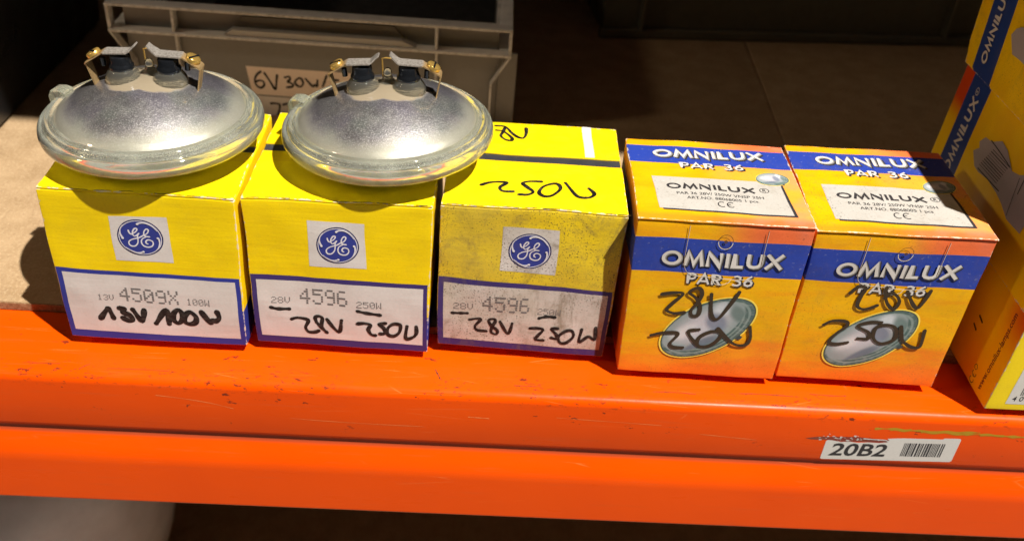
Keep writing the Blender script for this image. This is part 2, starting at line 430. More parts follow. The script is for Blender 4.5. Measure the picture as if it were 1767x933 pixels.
def yellow_carton(loc, yaw, corners, label, dirt, seed, border, inner, patch, prints, hand, hw, purple=0.0):
    c = Carton('carton', GE_DIM, loc, yaw, corners, 0.0010, seed)
    w, d, h = [q*1000 for q in GE_DIM]
    tag(c.root, label, 'carton', 'yellow lamp cartons in a row on the shelf')
    def side_blue(t, P, x, y, z):
        s = t.m('MAXIMUM', t.m('LESS_THAN', x, 0.0006), t.m('GREATER_THAN', x, 0.1168))
        f = t.m('MULTIPLY', s, t.m('LESS_THAN', z, 0.030))
        return t.mix(f, (*YEL, 1), (*BLU, 1))
    body = paper('yellow_card', YEL, 0.5, dirt, 0.3, 0.09, GE_DIM, 0.5, side_blue)
    th = 0.0016
    c.slab('body', body, (0, GE_DIM[0], 0, GE_DIM[1], 0, GE_DIM[2]-th))
    topm = paper('yellow_card', (YEL[0], YEL[1], 0.002), 0.48, dirt*0.10, 0.25, 0.0, GE_DIM, 0.45)
    c.slab('top_flap', topm, (0.0003, GE_DIM[0]-0.0003, 0.0001, 0.0602, GE_DIM[2]-th+0.0002, GE_DIM[2]), 0.0005)
    c.slab('top_flap', topm, (0.0003, GE_DIM[0]-0.0003, 0.0698, GE_DIM[1], GE_DIM[2]-th+0.0002, GE_DIM[2]), 0.0005)
    pf = Ink(); random.seed(int(seed*10)); u = 4.0
    while u < 112:
        L = random.uniform(4, 12); jy = random.uniform(0.2, 0.7)
        if random.random() < 0.75: pf.stroke([(u, jy), (u+L*0.5, jy+random.uniform(-0.15, 0.2)), (u+L, jy+random.uniform(-0.2, 0.2))], random.uniform(0.35, 0.6), True, 0.3)
        u += L+random.uniform(1.5, 5)
    c.ink('fold_perforation', pf, paper('score_cut', (0.11, 0.065, 0.02), 0.6, 0, 0.1), 'T', 0.12)
    lin = flat('black_strap_plastic', (0.035, 0.035, 0.04), 0.42, 0, 300, 0.2)
    c.slab('strap', lin, (0.0008, GE_DIM[0]-0.0008, 0.0606, 0.0694, GE_DIM[2]-th+0.0001, GE_DIM[2]-0.0006), 0.0003)
    tape = paper('amber_tape', (0.78, 0.52, 0.004), 0.33, dirt*0.2, 0.15)
    for v0, v1 in ((46.5, 59.8), (70.2, 82.5)):
        c.ink('tape_strip', Ink().rect(0.8, v0, w-0.8, v1), tape, 'T', 0.10)
    fr = paper('blue_print', BLU if purple < 0.5 else (0.045, 0.030, 0.15), 0.45, dirt*0.6, 0.25, 0.06)
    frm = Ink().quad([(0.5, 0.6), (117.3, 0.6), (border[1][0], border[1][1]), (border[0][0], border[0][1])])
    fo = c.ink('printed_border', frm, fr, 'F', 0.10)
    wp = paper('white_print', WHT, 0.5, dirt*0.9, 0.25, 0.06)
    pn = c.ink('printed_panel', Ink().quad(inner), wp, 'F', 0.16)
    greyink = paper('grey_print', (0.15, 0.14, 0.14), 0.5, dirt*0.3, 0.1)
    it = Ink()
    for p in prints: dots(it, *p)
    c.ink('printed_text', it, greyink, 'F', 0.22, pn)
    hi = Ink()
    for st in hand: hi.stroke(st, hw, True, 0.22)
    c.ink('handwriting', hi, BLACKINK, 'F', 0.26)
    # round emblem on its white patch
    po = c.ink('emblem_patch', Ink().quad(patch), wp, 'F', 0.10)
    navy = paper('navy_print', (0.016, 0.016, 0.09), 0.45, dirt*0.2, 0.15)
    cu, cv, R = 58.5, 84.0, 13.75
    c.ink('emblem_disc', Ink().disc(cu, cv, R, R), navy, 'F', 0.16, po)
    white = paper('emblem_white', (0.66, 0.64, 0.70), 0.45, 0, 0.1)
    ring = Ink().disc(cu, cv, R-0.85, R-0.85, 0, 0, 1, 64, (R-1.35)/(R-0.85))
    c.ink('emblem_ring', ring, white, 'F', 0.24, po)
    blue = paper('emblem_blue', (0.030, 0.042, 0.24), 0.45, dirt*0.25, 0.15)
    c.ink('emblem_field', Ink().disc(cu, cv, R-1.35, R-1.35), blue, 'F', 0.20, po)
    mono = Ink()
    for st in SCRIPT: mono.stroke(st, 0.85, True, 0.15)
    for st in SWOOSH:
        P = catmull(st, 6); n = len(P)
        for i in range(n-1):
            mono.stroke([P[i], P[i+1]], 1.25*(1-0.85*i/n)+0.1, False, 0, caps=False)
        mono.disc(st[0][0], st[0][1], 0.75, 0.75, 0, 0.3, 1, 16); mono.k = 4
    c.ink('emblem_script', mono, white, 'F', 0.28, po)
    return c

# ------------------------------------------------------------------ orange cartons
OY = (0.77, 0.405, 0.002); OR = (0.78, 0.13, 0.018); OB = (0.022, 0.050, 0.33)
SHADOWINK = paper('shadow_print', (0.035, 0.032, 0.035), 0.45, 0.05, 0.1)
GREYFACE = paper('grey_letter_print', (0.26, 0.25, 0.25), 0.45, 0.1, 0.1)
LETTER = paper('pale_letter_print', (0.60, 0.57, 0.55), 0.45, 0.25, 0.1)
def orange_print(dims, red_side=True):
    def fn(t, P, x, y, z):
        n = t.noise(t.scalev(P, (0.35, 1, 1.6)), 60, 4, 0.6, 0.8)
        top = t.m('GREATER_THAN', z, dims[2]-0.0005)
        left = t.m('LESS_THAN', x, 0.0005)
        hi = t.m('MULTIPLY', t.ss(x, 0.046, 0.082), t.ss(z, 0.1092, 0.1104))
        hit = t.m('MULTIPLY', t.ss(x, 0.045, 0.09), t.m('GREATER_THAN', y, 0.0985))
        edge = t.m('MULTIPLY', t.ss(y, 0.011, 0.004), t.ss(x, 0.01, 0.08, 0.45, 0.95))
        topf = t.m('MAXIMUM', hit, edge)
        lowv = t.m('SUBTRACT', t.m('ADD', t.m('MULTIPLY', x, 0.16), t.m('MULTIPLY', n, 0.030)), z)
        low = t.ss(lowv, -0.020, 0.022)
        rf = t.m('ADD', t.m('MULTIPLY', top, topf), t.m('MULTIPLY', t.m('SUBTRACT', 1, top), t.m('MAXIMUM', hi, t.m('MULTIPLY', low, 0.8))), clamp=True)
        rf = t.m('MAXIMUM', rf, t.m('MULTIPLY', left, t.ss(z, 0.12, 0.0, 0.25, 0.75)))
        streak = t.ss(n, 0.35, 0.7, 0, 0.7)
        base = t.mix(streak, (*OY, 1), (0.78, 0.30, 0.003, 1))
        col = t.mix(rf, base, (*OR, 1))
        salmon = t.m('MULTIPLY', hi, t.ss(t.noise(P, 40, 2), 0.4, 0.65, 0.2, 0.6))
        col = t.mix(salmon, col, (0.78, 0.24, 0.16, 1))
        bz = t.m('MULTIPLY', t.m('GREATER_THAN', z, 0.0842), t.m('LESS_THAN', z, 0.1098))
        by = t.m('MULTIPLY', t.m('GREATER_THAN', y, 0.0740), t.m('LESS_THAN', y, 0.0985))
        band = t.m('ADD', t.m('MULTIPLY', top, by), t.m('MULTIPLY', t.m('SUBTRACT', 1, top), bz), clamp=True)
        chip = t.ss(t.noise(P, 340, 4, 0.65), 0.60, 0.70, 0, 0.45)
        bcol = t.mix(chip, (*OB, 1), (0.25, 0.27, 0.42, 1))
        return t.mix(band, col, bcol)
    return fn
def lamp_picture(c, face, cu, cv, a, b, rot, parent_name, off=0.12):
    glow = paper('print_glow', (0.86, 0.66, 0.10), 0.45, 0.1, 0.1)
    dark = paper('print_slate', (0.05, 0.07, 0.075), 0.4, 0.2, 0.1)
    cs, sn = math.cos(rot), math.sin(rot)
    def at(x, y): return cu+x*a*cs-y*b*sn, cv+x*a*sn+y*b*cs
    def pic(t, P, x, y, z):
        v = z if face == 'F' else y
        du = t.m('SUBTRACT', t.m('MULTIPLY', x, 1000), cu); dv = t.m('SUBTRACT', t.m('MULTIPLY', v, 1000), cv)
        ex = t.m('DIVIDE', t.m('ADD', t.m('MULTIPLY', du, cs), t.m('MULTIPLY', dv, sn)), a)
        ey = t.m('DIVIDE', t.m('SUBTRACT', t.m('MULTIPLY', dv, cs), t.m('MULTIPLY', du, sn)), b)
        def dist(qx, qy, kx, ky):
            p1 = t.m('MULTIPLY', t.m('SUBTRACT', ex, qx), kx); p2 = t.m('MULTIPLY', t.m('SUBTRACT', ey, qy), ky)
            return t.m('SQRT', t.m('ADD', t.m('MULTIPLY', p1, p1), t.m('MULTIPLY', p2, p2)))
        r0 = dist(0, 0, 1, 1); r1 = dist(-0.05, 0.14, 1/0.88, 1/0.78)
        n = t.noise(P, 120, 3, 0.6); st = t.noise(t.scalev(P, (0.5, 1, 1.2)), 260, 3, 0.6, 1.0)
        ring = t.mix(t.ss(t.m('SINE', t.m('MULTIPLY', r0, 52)), -0.4, 0.9, 0, 0.75), (0.075, 0.125, 0.12, 1), (0.24, 0.31, 0.30, 1))
        ring = t.mix(t.ss(st, 0.45, 0.65, 0, 0.45), ring, (0.33, 0.37, 0.36, 1))
        bowl = t.mix(t.ss(r1, 0.25, 1.0), (0.50, 0.48, 0.53, 1), (0.27, 0.32, 0.33, 1))
        bowl = t.mix(t.ss(dist(-0.42, 0.28, 1.9, 2.2), 0.8, 0.15, 0, 0.75), bowl, (0.68, 0.65, 0.66, 1))
        bowl = t.mix(t.ss(dist(0.48, 0.42, 3.2, 2.0), 0.8, 0.3, 0, 0.8), bowl, (0.58, 0.61, 0.66, 1))
        bowl = t.mix(t.ss(dist(0.22, 0.02, 3.4, 1.5), 0.85, 0.4, 0, 0.75), bowl, (0.13, 0.16, 0.24, 1))
        bowl = t.mix(t.ss(dist(-0.35, -0.50, 1.4, 3.6), 0.9, 0.4, 0, 0.8), bowl, (0.12, 0.15, 0.21, 1))
        bowl = t.mix(t.ss(dist(0.66, -0.05, 5.0, 1.6), 0.9, 0.4, 0, 0.7), bowl, (0.09, 0.15, 0.14, 1))
        c = t.mix(t.ss(t.m('ADD', r1, t.m('MULTIPLY', t.m('SUBTRACT', n, 0.5), 0.10)), 0.97, 1.03), bowl, ring)
        return t.mix(t.ss(r0, 0.955, 0.985), c, (0.04, 0.065, 0.06, 1))
    p = c.ink(parent_name, Ink().disc(cu, cv, a*1.035, b*1.05, rot), glow, face, off)
    c.ink('picture_tab', Ink().poly([at(0.30, -0.93), at(0.40, -1.06), at(0.47, -1.02), at(0.44, -0.86)]), dark, face, off+0.03, p)
    c.ink('picture_glass', Ink().disc(cu, cv, a, b, rot, 0, 8, 64), paper('print_lamp', (0.3, 0.3, 0.3), 0.4, 0.3, 0.1, custom=pic), face, off+0.07, p)

def orange_carton(loc, yaw, corners, label, dirt, seed, tops, hand):
    c = Carton('carton', OM_DIM, loc, yaw, corners, 0.0009, seed)
    tag(c.root, label, 'carton', 'orange and blue lamp cartons on the shelf')
    w, d, h = [q*1000 for q in OM_DIM]
    body = paper('orange_card', OY, 0.40, dirt, 0.28, 0.06, OM_DIM, 0.24, orange_print(OM_DIM), 0.2)
    lidm = paper('orange_card', OY, 0.40, dirt*tops['dirt'], 0.28, 0.0, OM_DIM, 0.24, orange_print(OM_DIM), 0.2)
    c.slab('body', body, (0, OM_DIM[0], 0.0004, OM_DIM[1], 0, OM_DIM[2]-0.0016))
    c.slab('lid', lidm, (-0.0004, OM_DIM[0]+0.0004, -0.0004, OM_DIM[1]+0.0002, OM_DIM[2]-0.0013, OM_DIM[2]), 0.0006)
    # ---- front
    a, b_, hh = (18.3, 89.6, 95.2); vtop = 91.6
    def title(face, u0, v0, u1, v1, hgt, wd, sh, off, sub):
        s = Ink(); glyphs(s, 'OMNILUX', u0, v0, u1, hgt, wd*1.25, sh[0], sh[1], 0, v1)
        root = c.ink('title_lettering', s, SHADOWINK, face, off)
        s = Ink(); glyphs(s, 'OMNILUX', u0, v0, u1, hgt, wd*1.12, sh[0]*0.35, sh[1]*0.35, 0, v1)
        c.ink('letter_edge', s, GREYFACE, face, off+0.15, root)
        s = Ink(); glyphs(s, 'OMNILUX', u0, v0, u1, hgt, wd*0.82, 0, 0, 0, v1)
        c.ink('letter_face', s, LETTER, face, off+0.30, root)
        q = Ink(); glyphs(q, 'PAR 36', sub[0], sub[1], sub[2], sub[3], sub[4]*1.3, sh[0]*0.8, sh[1]*0.8, 0, sub[5])
        root2 = c.ink('subtitle_lettering', q, SHADOWINK, face, off+0.02)
        q = Ink(); glyphs(q, 'PAR 36', sub[0], sub[1], sub[2], sub[3], sub[4], 0, 0, 0, sub[5])
        c.ink('letter_face', q, LETTER, face, off+0.2, root2)
    title('F', 18.3, 89.8, 95.0, 91.6, 10.6, 2.5, (1.3, -0.9), 0.12, (36.3, 76.8, 79.2, 8.2, 1.35, 77.2))
    lamp_picture(c, 'F', *tops['pic'], 'lamp_picture', 0.12)
    cut = paper('cut_line', (0.10, 0.05, 0.02), 0.6, 0, 0.1); cutw = paper('cut_edge', (0.72, 0.66, 0.55), 0.6, 0, 0.1)
    k = Ink(); k.stroke([(32.8, 120.0), (32.5, 106), (32.4, 92.4), (34.2, 86.0), (37.8, 83.3)], 0.35, True, 0); k.stroke([(81.9, 119.4), (81.7, 107), (81.6, 93.8)], 0.35, True, 0)
    k.stroke([(57.3+4.6*math.cos(t), 109.8+4.9*math.sin(t)) for t in [x*math.pi/8 for x in range(17)]], 0.35, True, 0)
    k.stroke([(57.3+0.7*math.cos(t), 109.8+0.7*math.sin(t)) for t in [x*math.pi/4 for x in range(9)]], 0.8, True, 0)
    fl = c.ink('tuck_flap', k, cut, 'F', 0.52)
    k = Ink(); k.stroke([(33.2, 119.8), (32.9, 106), (32.8, 92.4), (34.6, 86.3), (38.2, 83.7)], 0.18, True, 0); k.stroke([(82.3, 119.2), (82.1, 107), (82.0, 93.8)], 0.18, True, 0)
    k.stroke([(38.2, 83.2), (50, 82.7), (66, 82.3), (78, 82.6)], 0.45, True, 0); k.stroke([(52.5, 82.0), (55, 78.2), (59, 77.5), (63.3, 79.4), (64.6, 82.0)], 0.4, True, 0)
    k.stroke([(57.3+4.6*math.cos(t), 109.4+4.9*math.sin(t)) for t in [math.pi+x*math.pi/8 for x in range(9)]], 0.4, True, 0)
    c.ink('flap_edge', k, cutw, 'F', 0.55, fl)
    hi = Ink()
    for st in hand: hi.stroke(st, 2.5, True, 0.2)
    c.ink('handwriting', hi, paper('marker_ink', (0.045, 0.032, 0.020), 0.4, 0, 0.1), 'F', 0.60)
    # ---- lid
    title('T', 17.2, 81.9, 93.2, 84.6, 10.2, 2.4, (1.6, -1.4), 0.12, (34.3, 67.9, 77.5, 7.8, 1.3, 68.6))
    drop = Ink().quad([(tops['lab'][0][0]+2.2, tops['lab'][0][1]-1.8), (tops['lab'][1][0]+2.2, tops['lab'][1][1]-1.8), (tops['lab'][2][0]+1.6, tops['lab'][2][1]-2.4), (tops['lab'][3][0]+2.2, tops['lab'][3][1]-2.0)])
    lroot = c.ink('printed_label', Ink().quad(tops['lab']), paper('label_print', (0.45, 0.43, 0.40), 0.45, dirt*1.9, 0.2), 'T', 0.16)
    c.ink('label_border', drop, SHADOWINK, 'T', 0.10, lroot)
    t = Ink(); glyphs(t, 'OMNILUX', 21.5, 39.0, 80.3, 6.6, 1.75, 0, 0, 0, 39.0)
    t.stroke([(86.5+2.9*math.cos(x*math.pi/8), 43.2+2.7*math.sin(x*math.pi/8)) for x in range(17)], 0.45, True, 0, 0.0)
    t.text('R', 86.5, 41.9, 3.0, 2.2, 0.01, 0, 0.1, 'C')
    t.text('PAR 36 28V/ 250W VNSP 25H', 27.0, 32.0, 3.1, 57.5, 0.012)
    t.text('ART.NO. 88068005 1 pcs', 33.2, 26.6, 3.1, 46.5, 0.012)
    t.stroke([(55.4+2.5*math.cos(math.radians(x)), 21.3+3.0*math.sin(math.radians(x))) for x in range(60, 301, 24)], 0.7, True, 0)
    t.stroke([(61.4+2.5*math.cos(math.radians(x)), 21.3+3.0*math.sin(math.radians(x))) for x in range(60, 301, 24)], 0.7, True, 0)
    t.stroke([(59.0, 21.3), (61.2, 21.3)], 0.6, False, 0)
    c.ink('printed_text', t, SHADOWINK, 'T', 0.22, lroot)
    lamp_picture(c, 'T', 94.4, 59.0, 11.2, 8.2, 0.26, 'lamp_picture', 0.20)
    return c

# ================================================================== LARGE STRUCTURE: the rack
def board_mat():
    t = NT('particle_board'); P = t.obj()
    n1 = t.noise(P, 40, 5, 0.6); n2 = t.noise(P, 420, 4, 0.7); v = t.vor(t.scalev(P, (1, 0.45, 1)), 330)
    col = t.mix(t.ss(n1, 0.3, 0.7), (0.40, 0.275, 0.155, 1), (0.31, 0.205, 0.108, 1))
    col = t.mix(t.ss(n2, 0.45, 0.72, 0, 0.65), col, (0.52, 0.385, 0.235, 1))
    col = t.mix(t.ss(v, 0.05, 0.32, 0.4, 0), col, (0.23, 0.145, 0.08, 1))
    col = t.mix(t.ss(t.noise(P, 950, 3, 0.7), 0.62, 0.70, 0, 0.6), col, (0.14, 0.085, 0.05, 1))
    x, y, z = t.xyz(P)
    edge = t.m('MULTIPLY', t.m('LESS_THAN', y, 0.0336), t.ss(n2, 0.3, 0.62, 1.0, 0.55))
    col = t.mix(edge, col, (0.16, 0.085, 0.035, 1))
    t.bump(t.m('ADD', n2, t.m('MULTIPLY', v, 0.5)), 0.25, 0.0008)
    return t.fin(col, 0.68, 0, Specular_IOR_Level=0.25)
BOARD = board_mat()
def beam_mat():
    t = NT('orange_beam_paint'); P = t.obj(); x, y, z = t.xyz(P)
    base = (0.74, 0.072, 0.0003, 1)
    n = t.noise(P, 9, 4)
    col = t.mix(t.ss(n, 0.35, 0.7, 0, 0.35), base, (0.63, 0.053, 0.0005, 1))
    st = t.noise(t.scalev(P, (0.06, 1, 1)), 260, 4, 0.7)
    col = t.mix(t.ss(st, 0.56, 0.74, 0, 0.22), col, (0.50, 0.10, 0.03, 1))
    # rubbed nose of the beam and chips down to primer and steel
    nose = t.m('MULTIPLY', t.ss(z, -0.0185, -0.008), t.ss(y, -0.012, -0.021))
    ch = t.ss(t.noise(t.scalev(P, (0.42, 1, 1)), 420, 6, 0.72), 0.575, 0.605)
    reg = t.ss(t.noise(t.scalev(P, (1, 0.2, 0.2)), 11, 2), 0.40, 0.56)
    f = t.m('MULTIPLY', t.m('MULTIPLY', ch, nose), reg)
    col = t.mix(t.m('MULTIPLY', f, 0.85), col, (0.085, 0.024, 0.012, 1))
    f2 = t.m('MULTIPLY', t.ss(t.noise(t.scalev(P, (0.5, 1, 1)), 120, 4, 0.7), 0.665, 0.685), t.ss(z, -0.062, -0.02))
    col = t.mix(t.m('MULTIPLY', f2, 0.8), col, (0.05, 0.014, 0.010, 1))
    gro = t.m('MULTIPLY', t.ss(z, -0.0525, -0.0548), t.ss(z, -0.0622, -0.0595))
    gro = t.m('MULTIPLY', gro, t.m('GREATER_THAN', z, -0.068))
    col = t.mix(t.m('MULTIPLY', gro, t.ss(t.noise(t.scalev(P, (0.1, 1, 1)), 30, 3), 0.3, 0.6, 0.2, 0.6)), col, (0.16, 0.055, 0.035, 1))
    lip = t.m('MULTIPLY', t.ss(z, -0.1192, -0.1200), t.ss(t.noise(t.scalev(P, (0.4, 1, 1)), 90, 3), 0.3, 0.6, 0.3, 0.9))
    col = t.mix(lip, col, (0.62, 0.27, 0.15, 1))
    # hairline scratches
    sc = t.vor(t.scalev(P, (0.10, 1.0, 1.0)), 75, 'DISTANCE_TO_EDGE')
    s = t.m('MULTIPLY', t.ss(sc, 0.010, 0.0, 0, 1), t.ss(t.noise(P, 26, 2), 0.55, 0.66))
    col = t.mix(t.m('MULTIPLY', s, 0.35), col, (0.86, 0.28, 0.08, 1))
    t.bump(t.m('ADD', t.noise(P, 60, 3), t.m('MULTIPLY', t.noise(P, 1100, 2), 0.05)), 0.12, 0.0012)
    r = t.ss(t.noise(t.scalev(P, (0.2, 1, 1)), 80, 4), 0.3, 0.7, 0.26, 0.42)
    return t.fin(col, r, 0, Specular_IOR_Level=0.12)
BEAM = beam_mat()
def arc(cy, cz, r, a0, a1, n=6): return [(cy+r*math.cos(math.radians(a0+(a1-a0)*i/n)), cz+r*math.sin(math.radians(a0+(a1-a0)*i/n))) for i in range(n+1)]
BZ = -0.0068
PROF = ([(0.046, BZ)]+arc(-0.0245, BZ-0.0070, 0.0070, 90, 180, 8)+[(-0.0315, -0.030), (-0.0315, -0.0505)]+
        [(-0.0311, -0.0522), (-0.0302, -0.0538), (-0.0290, -0.0558), (-0.0287, -0.0578), (-0.0294, -0.0600), (-0.0309, -0.0632), (-0.0335, -0.0688), (-0.0356, -0.0740), (-0.0367, -0.0785), (-0.0370, -0.0830)]+
        [(-0.0370, -0.1180)]+arc(-0.0350, -0.1190, 0.0020, 180, 270, 4)+[(0.046, -0.1210)])
def beam(loc, label):
    o = Geo().prism_x(PROF, -1.0, 1.55, 60).build('rack_beam', BEAM, None, 40)
    o.location = loc; o.rotation_euler = (0, 0, 0.0095)
    return tag(o, label, 'shelf beam')
bm_ = beam((0, 0, 0), 'orange painted steel rack beam with a white barcode sticker, under the front of the cartons')
def flat_on_beam(name, ink, mat, parent, off=0.12, y=-0.0315):
    V = [(u*1e-3, y-(off+l)*1e-3, v*1e-3) for u, v, l in ink.v]
    return link_mesh(name, V, ink.f, mat, parent, [(u*1e-3, 0, v*1e-3) for u, v, l in ink.v])
# location sticker, scuffed along its top edge
lab = Ink()
def rr(u0, v0, u1, v1, r, n=5):
    pts = []
    for cu, cv, a in ((u1-r, v1-r, 0), (u0+r, v1-r, 90), (u0+r, v0+r, 180), (u1-r, v0+r, 270)):
        pts += [(cu+r*math.cos(math.radians(a+90*i/n)), cv+r*math.sin(math.radians(a+90*i/n))) for i in range(n+1)]
    return pts
def skew(u, v): return (u+0.0*(v+40), v+(u-565)*0.028)
outline = [(519.6, -50.1), (611.0, -50.1), (612.2, -49.0), (612.2, -28.4), (611.0, -27.2), (600, -27.2), (599.5, -28.2), (572, -28.0), (566, -28.4), (560.5, -28.9), (562.3, -30.3), (561.8, -32.2), (556, -33.2), (548, -32.8), (541, -33.4), (535, -32.6), (529, -33.0), (523, -31.8), (519.6, -31.4), (518.6, -32.6), (518.6, -49.2)]
lab.poly(outline).xf(skew)
STICK = paper('sticker_paper', (0.60, 0.58, 0.56), 0.4, 0.10, 0.1)
so = flat_on_beam('barcode_sticker', lab, STICK, bm_)
tx = Ink().text('20B2', 523.4, -46.0, 11.4, 39.5, 0.022, 0.12)
tx.xf(skew); flat_on_beam('sticker_text', tx, SHADOWINK, so, 0.20)
bc = Ink(); u = 574.0; random.seed(20)
while u < 603.0:
    wd = random.choice((0.55, 0.55, 0.9, 1.3)); bc.rect(u, -45.5, min(u+wd, 603.4), -32.6); u += wd+random.choice((0.55, 0.6, 1.0))
bc.xf(skew); flat_on_beam('barcode', bc, SHADOWINK, so, 0.20)
sc = Ink().poly([(503.5, -30.2), (512, -28.6), (525, -28.2), (540, -28.0), (552, -29.4), (561.8, -30.0), (562.4, -32.0), (556, -32.9), (545, -32.4), (530, -32.6), (518, -31.4), (508, -31.4)]); sc.xf(skew)
flat_on_beam('scrape_mark', sc, paper('scraped_primer', (0.22, 0.045, 0.03), 0.6, 0.9, 0.4), bm_, 0.08)
fl = Ink(); random.seed(5)
for i in range(46):
    uu = random.gauss(527, 11); vv = random.gauss(-29.6, 1.5); r = random.uniform(0.25, 1.0)
    if not 504 < uu < 560: continue
    fl.poly([(uu+r*1.6*random.uniform(0.5, 1)*math.cos(a), vv+r*0.7*random.uniform(0.5, 1)*math.sin(a)) for a in (0, 1, 2.1, 3.1, 4.2, 5.2)], i*0.002)
fl.stroke([(544, -29.3), (552, -29.9), (559, -30.2), (561.6, -31.2)], 0.8, True, 0.2, 0.1); fl.xf(skew)
flat_on_beam('paper_remnants', fl, STICK, bm_, 0.16)
gs = Ink()
for k in range(9):
    u0 = 548+k*11+random.uniform(-4, 4); v0 = -20.0+(-0.6*k*0.6)+random.uniform(-1.0, 1.0); L = random.uniform(14, 34)
    gs.stroke([(u0, v0), (u0+L*0.5, v0+random.uniform(-0.8, 0.4)), (u0+L, v0-random.uniform(0, 1.0))], random.uniform(0.8, 2.0), True, 0.8)
gs.xf(skew); flat_on_beam('paint_smear', gs, paper('yellow_green_smear', (0.42, 0.24, 0.015), 0.5, 0.2, 0.2), bm_, 0.08)
def top_marks():
    k = Ink(); dk = [([(12, -24.5), (14.5, -21.5), (17, -19.5)], 0.5), ([(246, -8.5), (247.5, -12), (249.5, -17)], 0.8), ([(30, -22.8), (52, -22.3), (70, -22.6)], 0.35), ([(395, -19.8), (410, -19.5), (424, -20.2)], 0.5),
          ([(455, -17.5), (470, -17.0), (492, -17.8)], 0.6), ([(300, -20.5), (318, -20.2)], 0.5), ([(-20, -20.8), (-2, -20.4)], 0.4), ([(505, -14.5), (520, -15.2), (530, -14.8)], 0.5)]
    for p, w_ in dk: k.stroke(p, w_, True, 0.5)
    me = link_mesh('scratches', [(u*1e-3, v*1e-3, BZ+0.0001+l*1e-3) for u, v, l in k.v], k.f, paper('scratch_dark', (0.10, 0.035, 0.02), 0.6, 0, 0.2), bm_, [(u*1e-3, v*1e-3, 0) for u, v, l in k.v])
    k = Ink()
    for p, w_ in [([(62, -20.5), (80, -22.5), (98, -25.5), (112, -29.5)], 0.35), ([(270, -27), (284, -27.6)], 0.5), ([(330, -24), (360, -25), (402, -26.5)], 0.25), ([(150, -36), (190, -37.5), (240, -38)], 0.25), ([(430, -33), (470, -36)], 0.3)]: k.stroke(p, w_, True, 0.5)
    flat_on_beam('scratches', k, paper('scratch_pale', (0.80, 0.26, 0.08), 0.5, 0, 0.1), bm_, 0.06)
top_marks()
up = beam((0, 0.0, 1.01), 'orange rack beam of the next shelf level overhead')
lowb = beam((0, 0.0, -0.6132), 'orange rack beam of the shelf level below')

def board(x0, x1, y0, y1, z1, label, th=0.0066):
    g = Geo().box(x0, x1, y0, y1, z1-th, z1, 0.0006)
    return tag(g.build('shelf_board', BOARD, None, 50), label, 'shelf board')
b1 = board(-1.0, 0.5680, 0.0, 0.96, 0.0, 'chipboard shelf panel under the yellow cartons and grey crate')
b2 = board(0.5712, 1.55, 0.0, 0.96, 0.0, 'chipboard shelf panel right of the seam, under the stacked cartons at the right')
for b, dx in ((b1, 0), (b2, 0)):   # the boards' front edge follows the beam, the seam runs slightly askew
    for v in b.data.vertices:
        if v.co.y < 0.1: v.co.y += 0.0335-0.002*(v.co.x > 0.3)
        if 0.5 < v.co.x < 0.65: v.co.x += (v.co.y-0.4)*0.045
ub = board(-1.0, 1.55, 0.0, 0.96, 1.01, 'shelf panel of the level overhead, coloured dark to cut bounced light'); ub.data.materials[0] = flat('dark_deck', (0.06, 0.055, 0.05), 0.7)  # overhead panel made dark so it bounces little light down
board(-1.0, 1.55, 0.0, 0.96, -0.62, 'chipboard shelf panel of the level below')
back = Geo().box(-1.0, 1.55, 1.0, 1.012, -0.62, 1.3).build('light_block_panel', flat('dark_light_block', (0.05, 0.04, 0.035), 0.8))  # added panel, closes the rack so ambient light stays out at the back
tag(back, 'added dark panel behind the shelves, keeping light out of the rack', 'panel')
floor = Geo().box(-4, 5, -4, 3, -1.45, -1.40).build('floor', flat('concrete', (0.26, 0.25, 0.23), 0.7, 0, 12, 0.2))
tag(floor, 'grey concrete warehouse floor', 'floor', None, 'structure')

# ================================================================== CARTONS
def cor(w, d, h, FTL, FTR, FBL, FBR, BTL, BTR):
    r = {'FTL': (FTL[0], 0, FTL[1]-h), 'FTR': (FTR[0]-w, 0, FTR[1]-h), 'FBL': (FBL[0], 0, max(0, FBL[1])), 'FBR': (FBR[0]-w, 0, max(0, FBR[1])),
         'BTL': (BTL[0], BTL[1]-d, FTL[1]-h), 'BTR': (BTR[0]-w, BTR[1]-d, FTR[1]-h)}
    return r
GEs = [((0, 0, 0.0002), 0.0, cor(*GE_DIM, (-.0006, .1173), (.1193, .1163), (-.0004, .0002), (.1174, 0), (0, .1158), (.1184, .1158))),
       ((0.1227150, 0.0044170, 0.0002), -0.0037865, cor(*GE_DIM, (-.0001, .1162), (.1184, .1174), (.0004, .0008), (.1163, 0), (.0001, .1161), (.1180, .1165))),
       ((0.2445974, 0.0122120, 0.0002), -0.0254549, cor(*GE_DIM, (.0003, .1158), (.1191, .1169), (.0008, .0012), (.1160, 0), (.0003, .1165), (.1176, .1174)))]
hand1 = [[(23.0, 16.9), (27.7, 24.0), (29.4, 24.5), (31.5, 17.5)], [(36.2, 26.1), (39.8, 25.7), (38.1, 22.9), (42.3, 20.9), (44.4, 17.3), (41.6, 16.2), (37.7, 18.2)], [(45.0, 25.7), (50.5, 16.9), (52.4, 25.9)], [(59.7, 15.9), (67.1, 27.8), (68.2, 16.1)], [(74.9, 28.4), (71.6, 24.8), (71.3, 19.7), (74.2, 17.0), (77.2, 20.2), (77.4, 25.3), (74.9, 28.4)], [(82.5, 26.9), (79.2, 23.7), (78.9, 18.6), (82.3, 16.8), (85.8, 18.7), (86.3, 23.4), (82.5, 26.9)], [(90.3, 27.5), (95.6, 19.1), (96.8, 21.3), (99.4, 21.1), (101.6, 23.8), (100.4, 28.7)]]
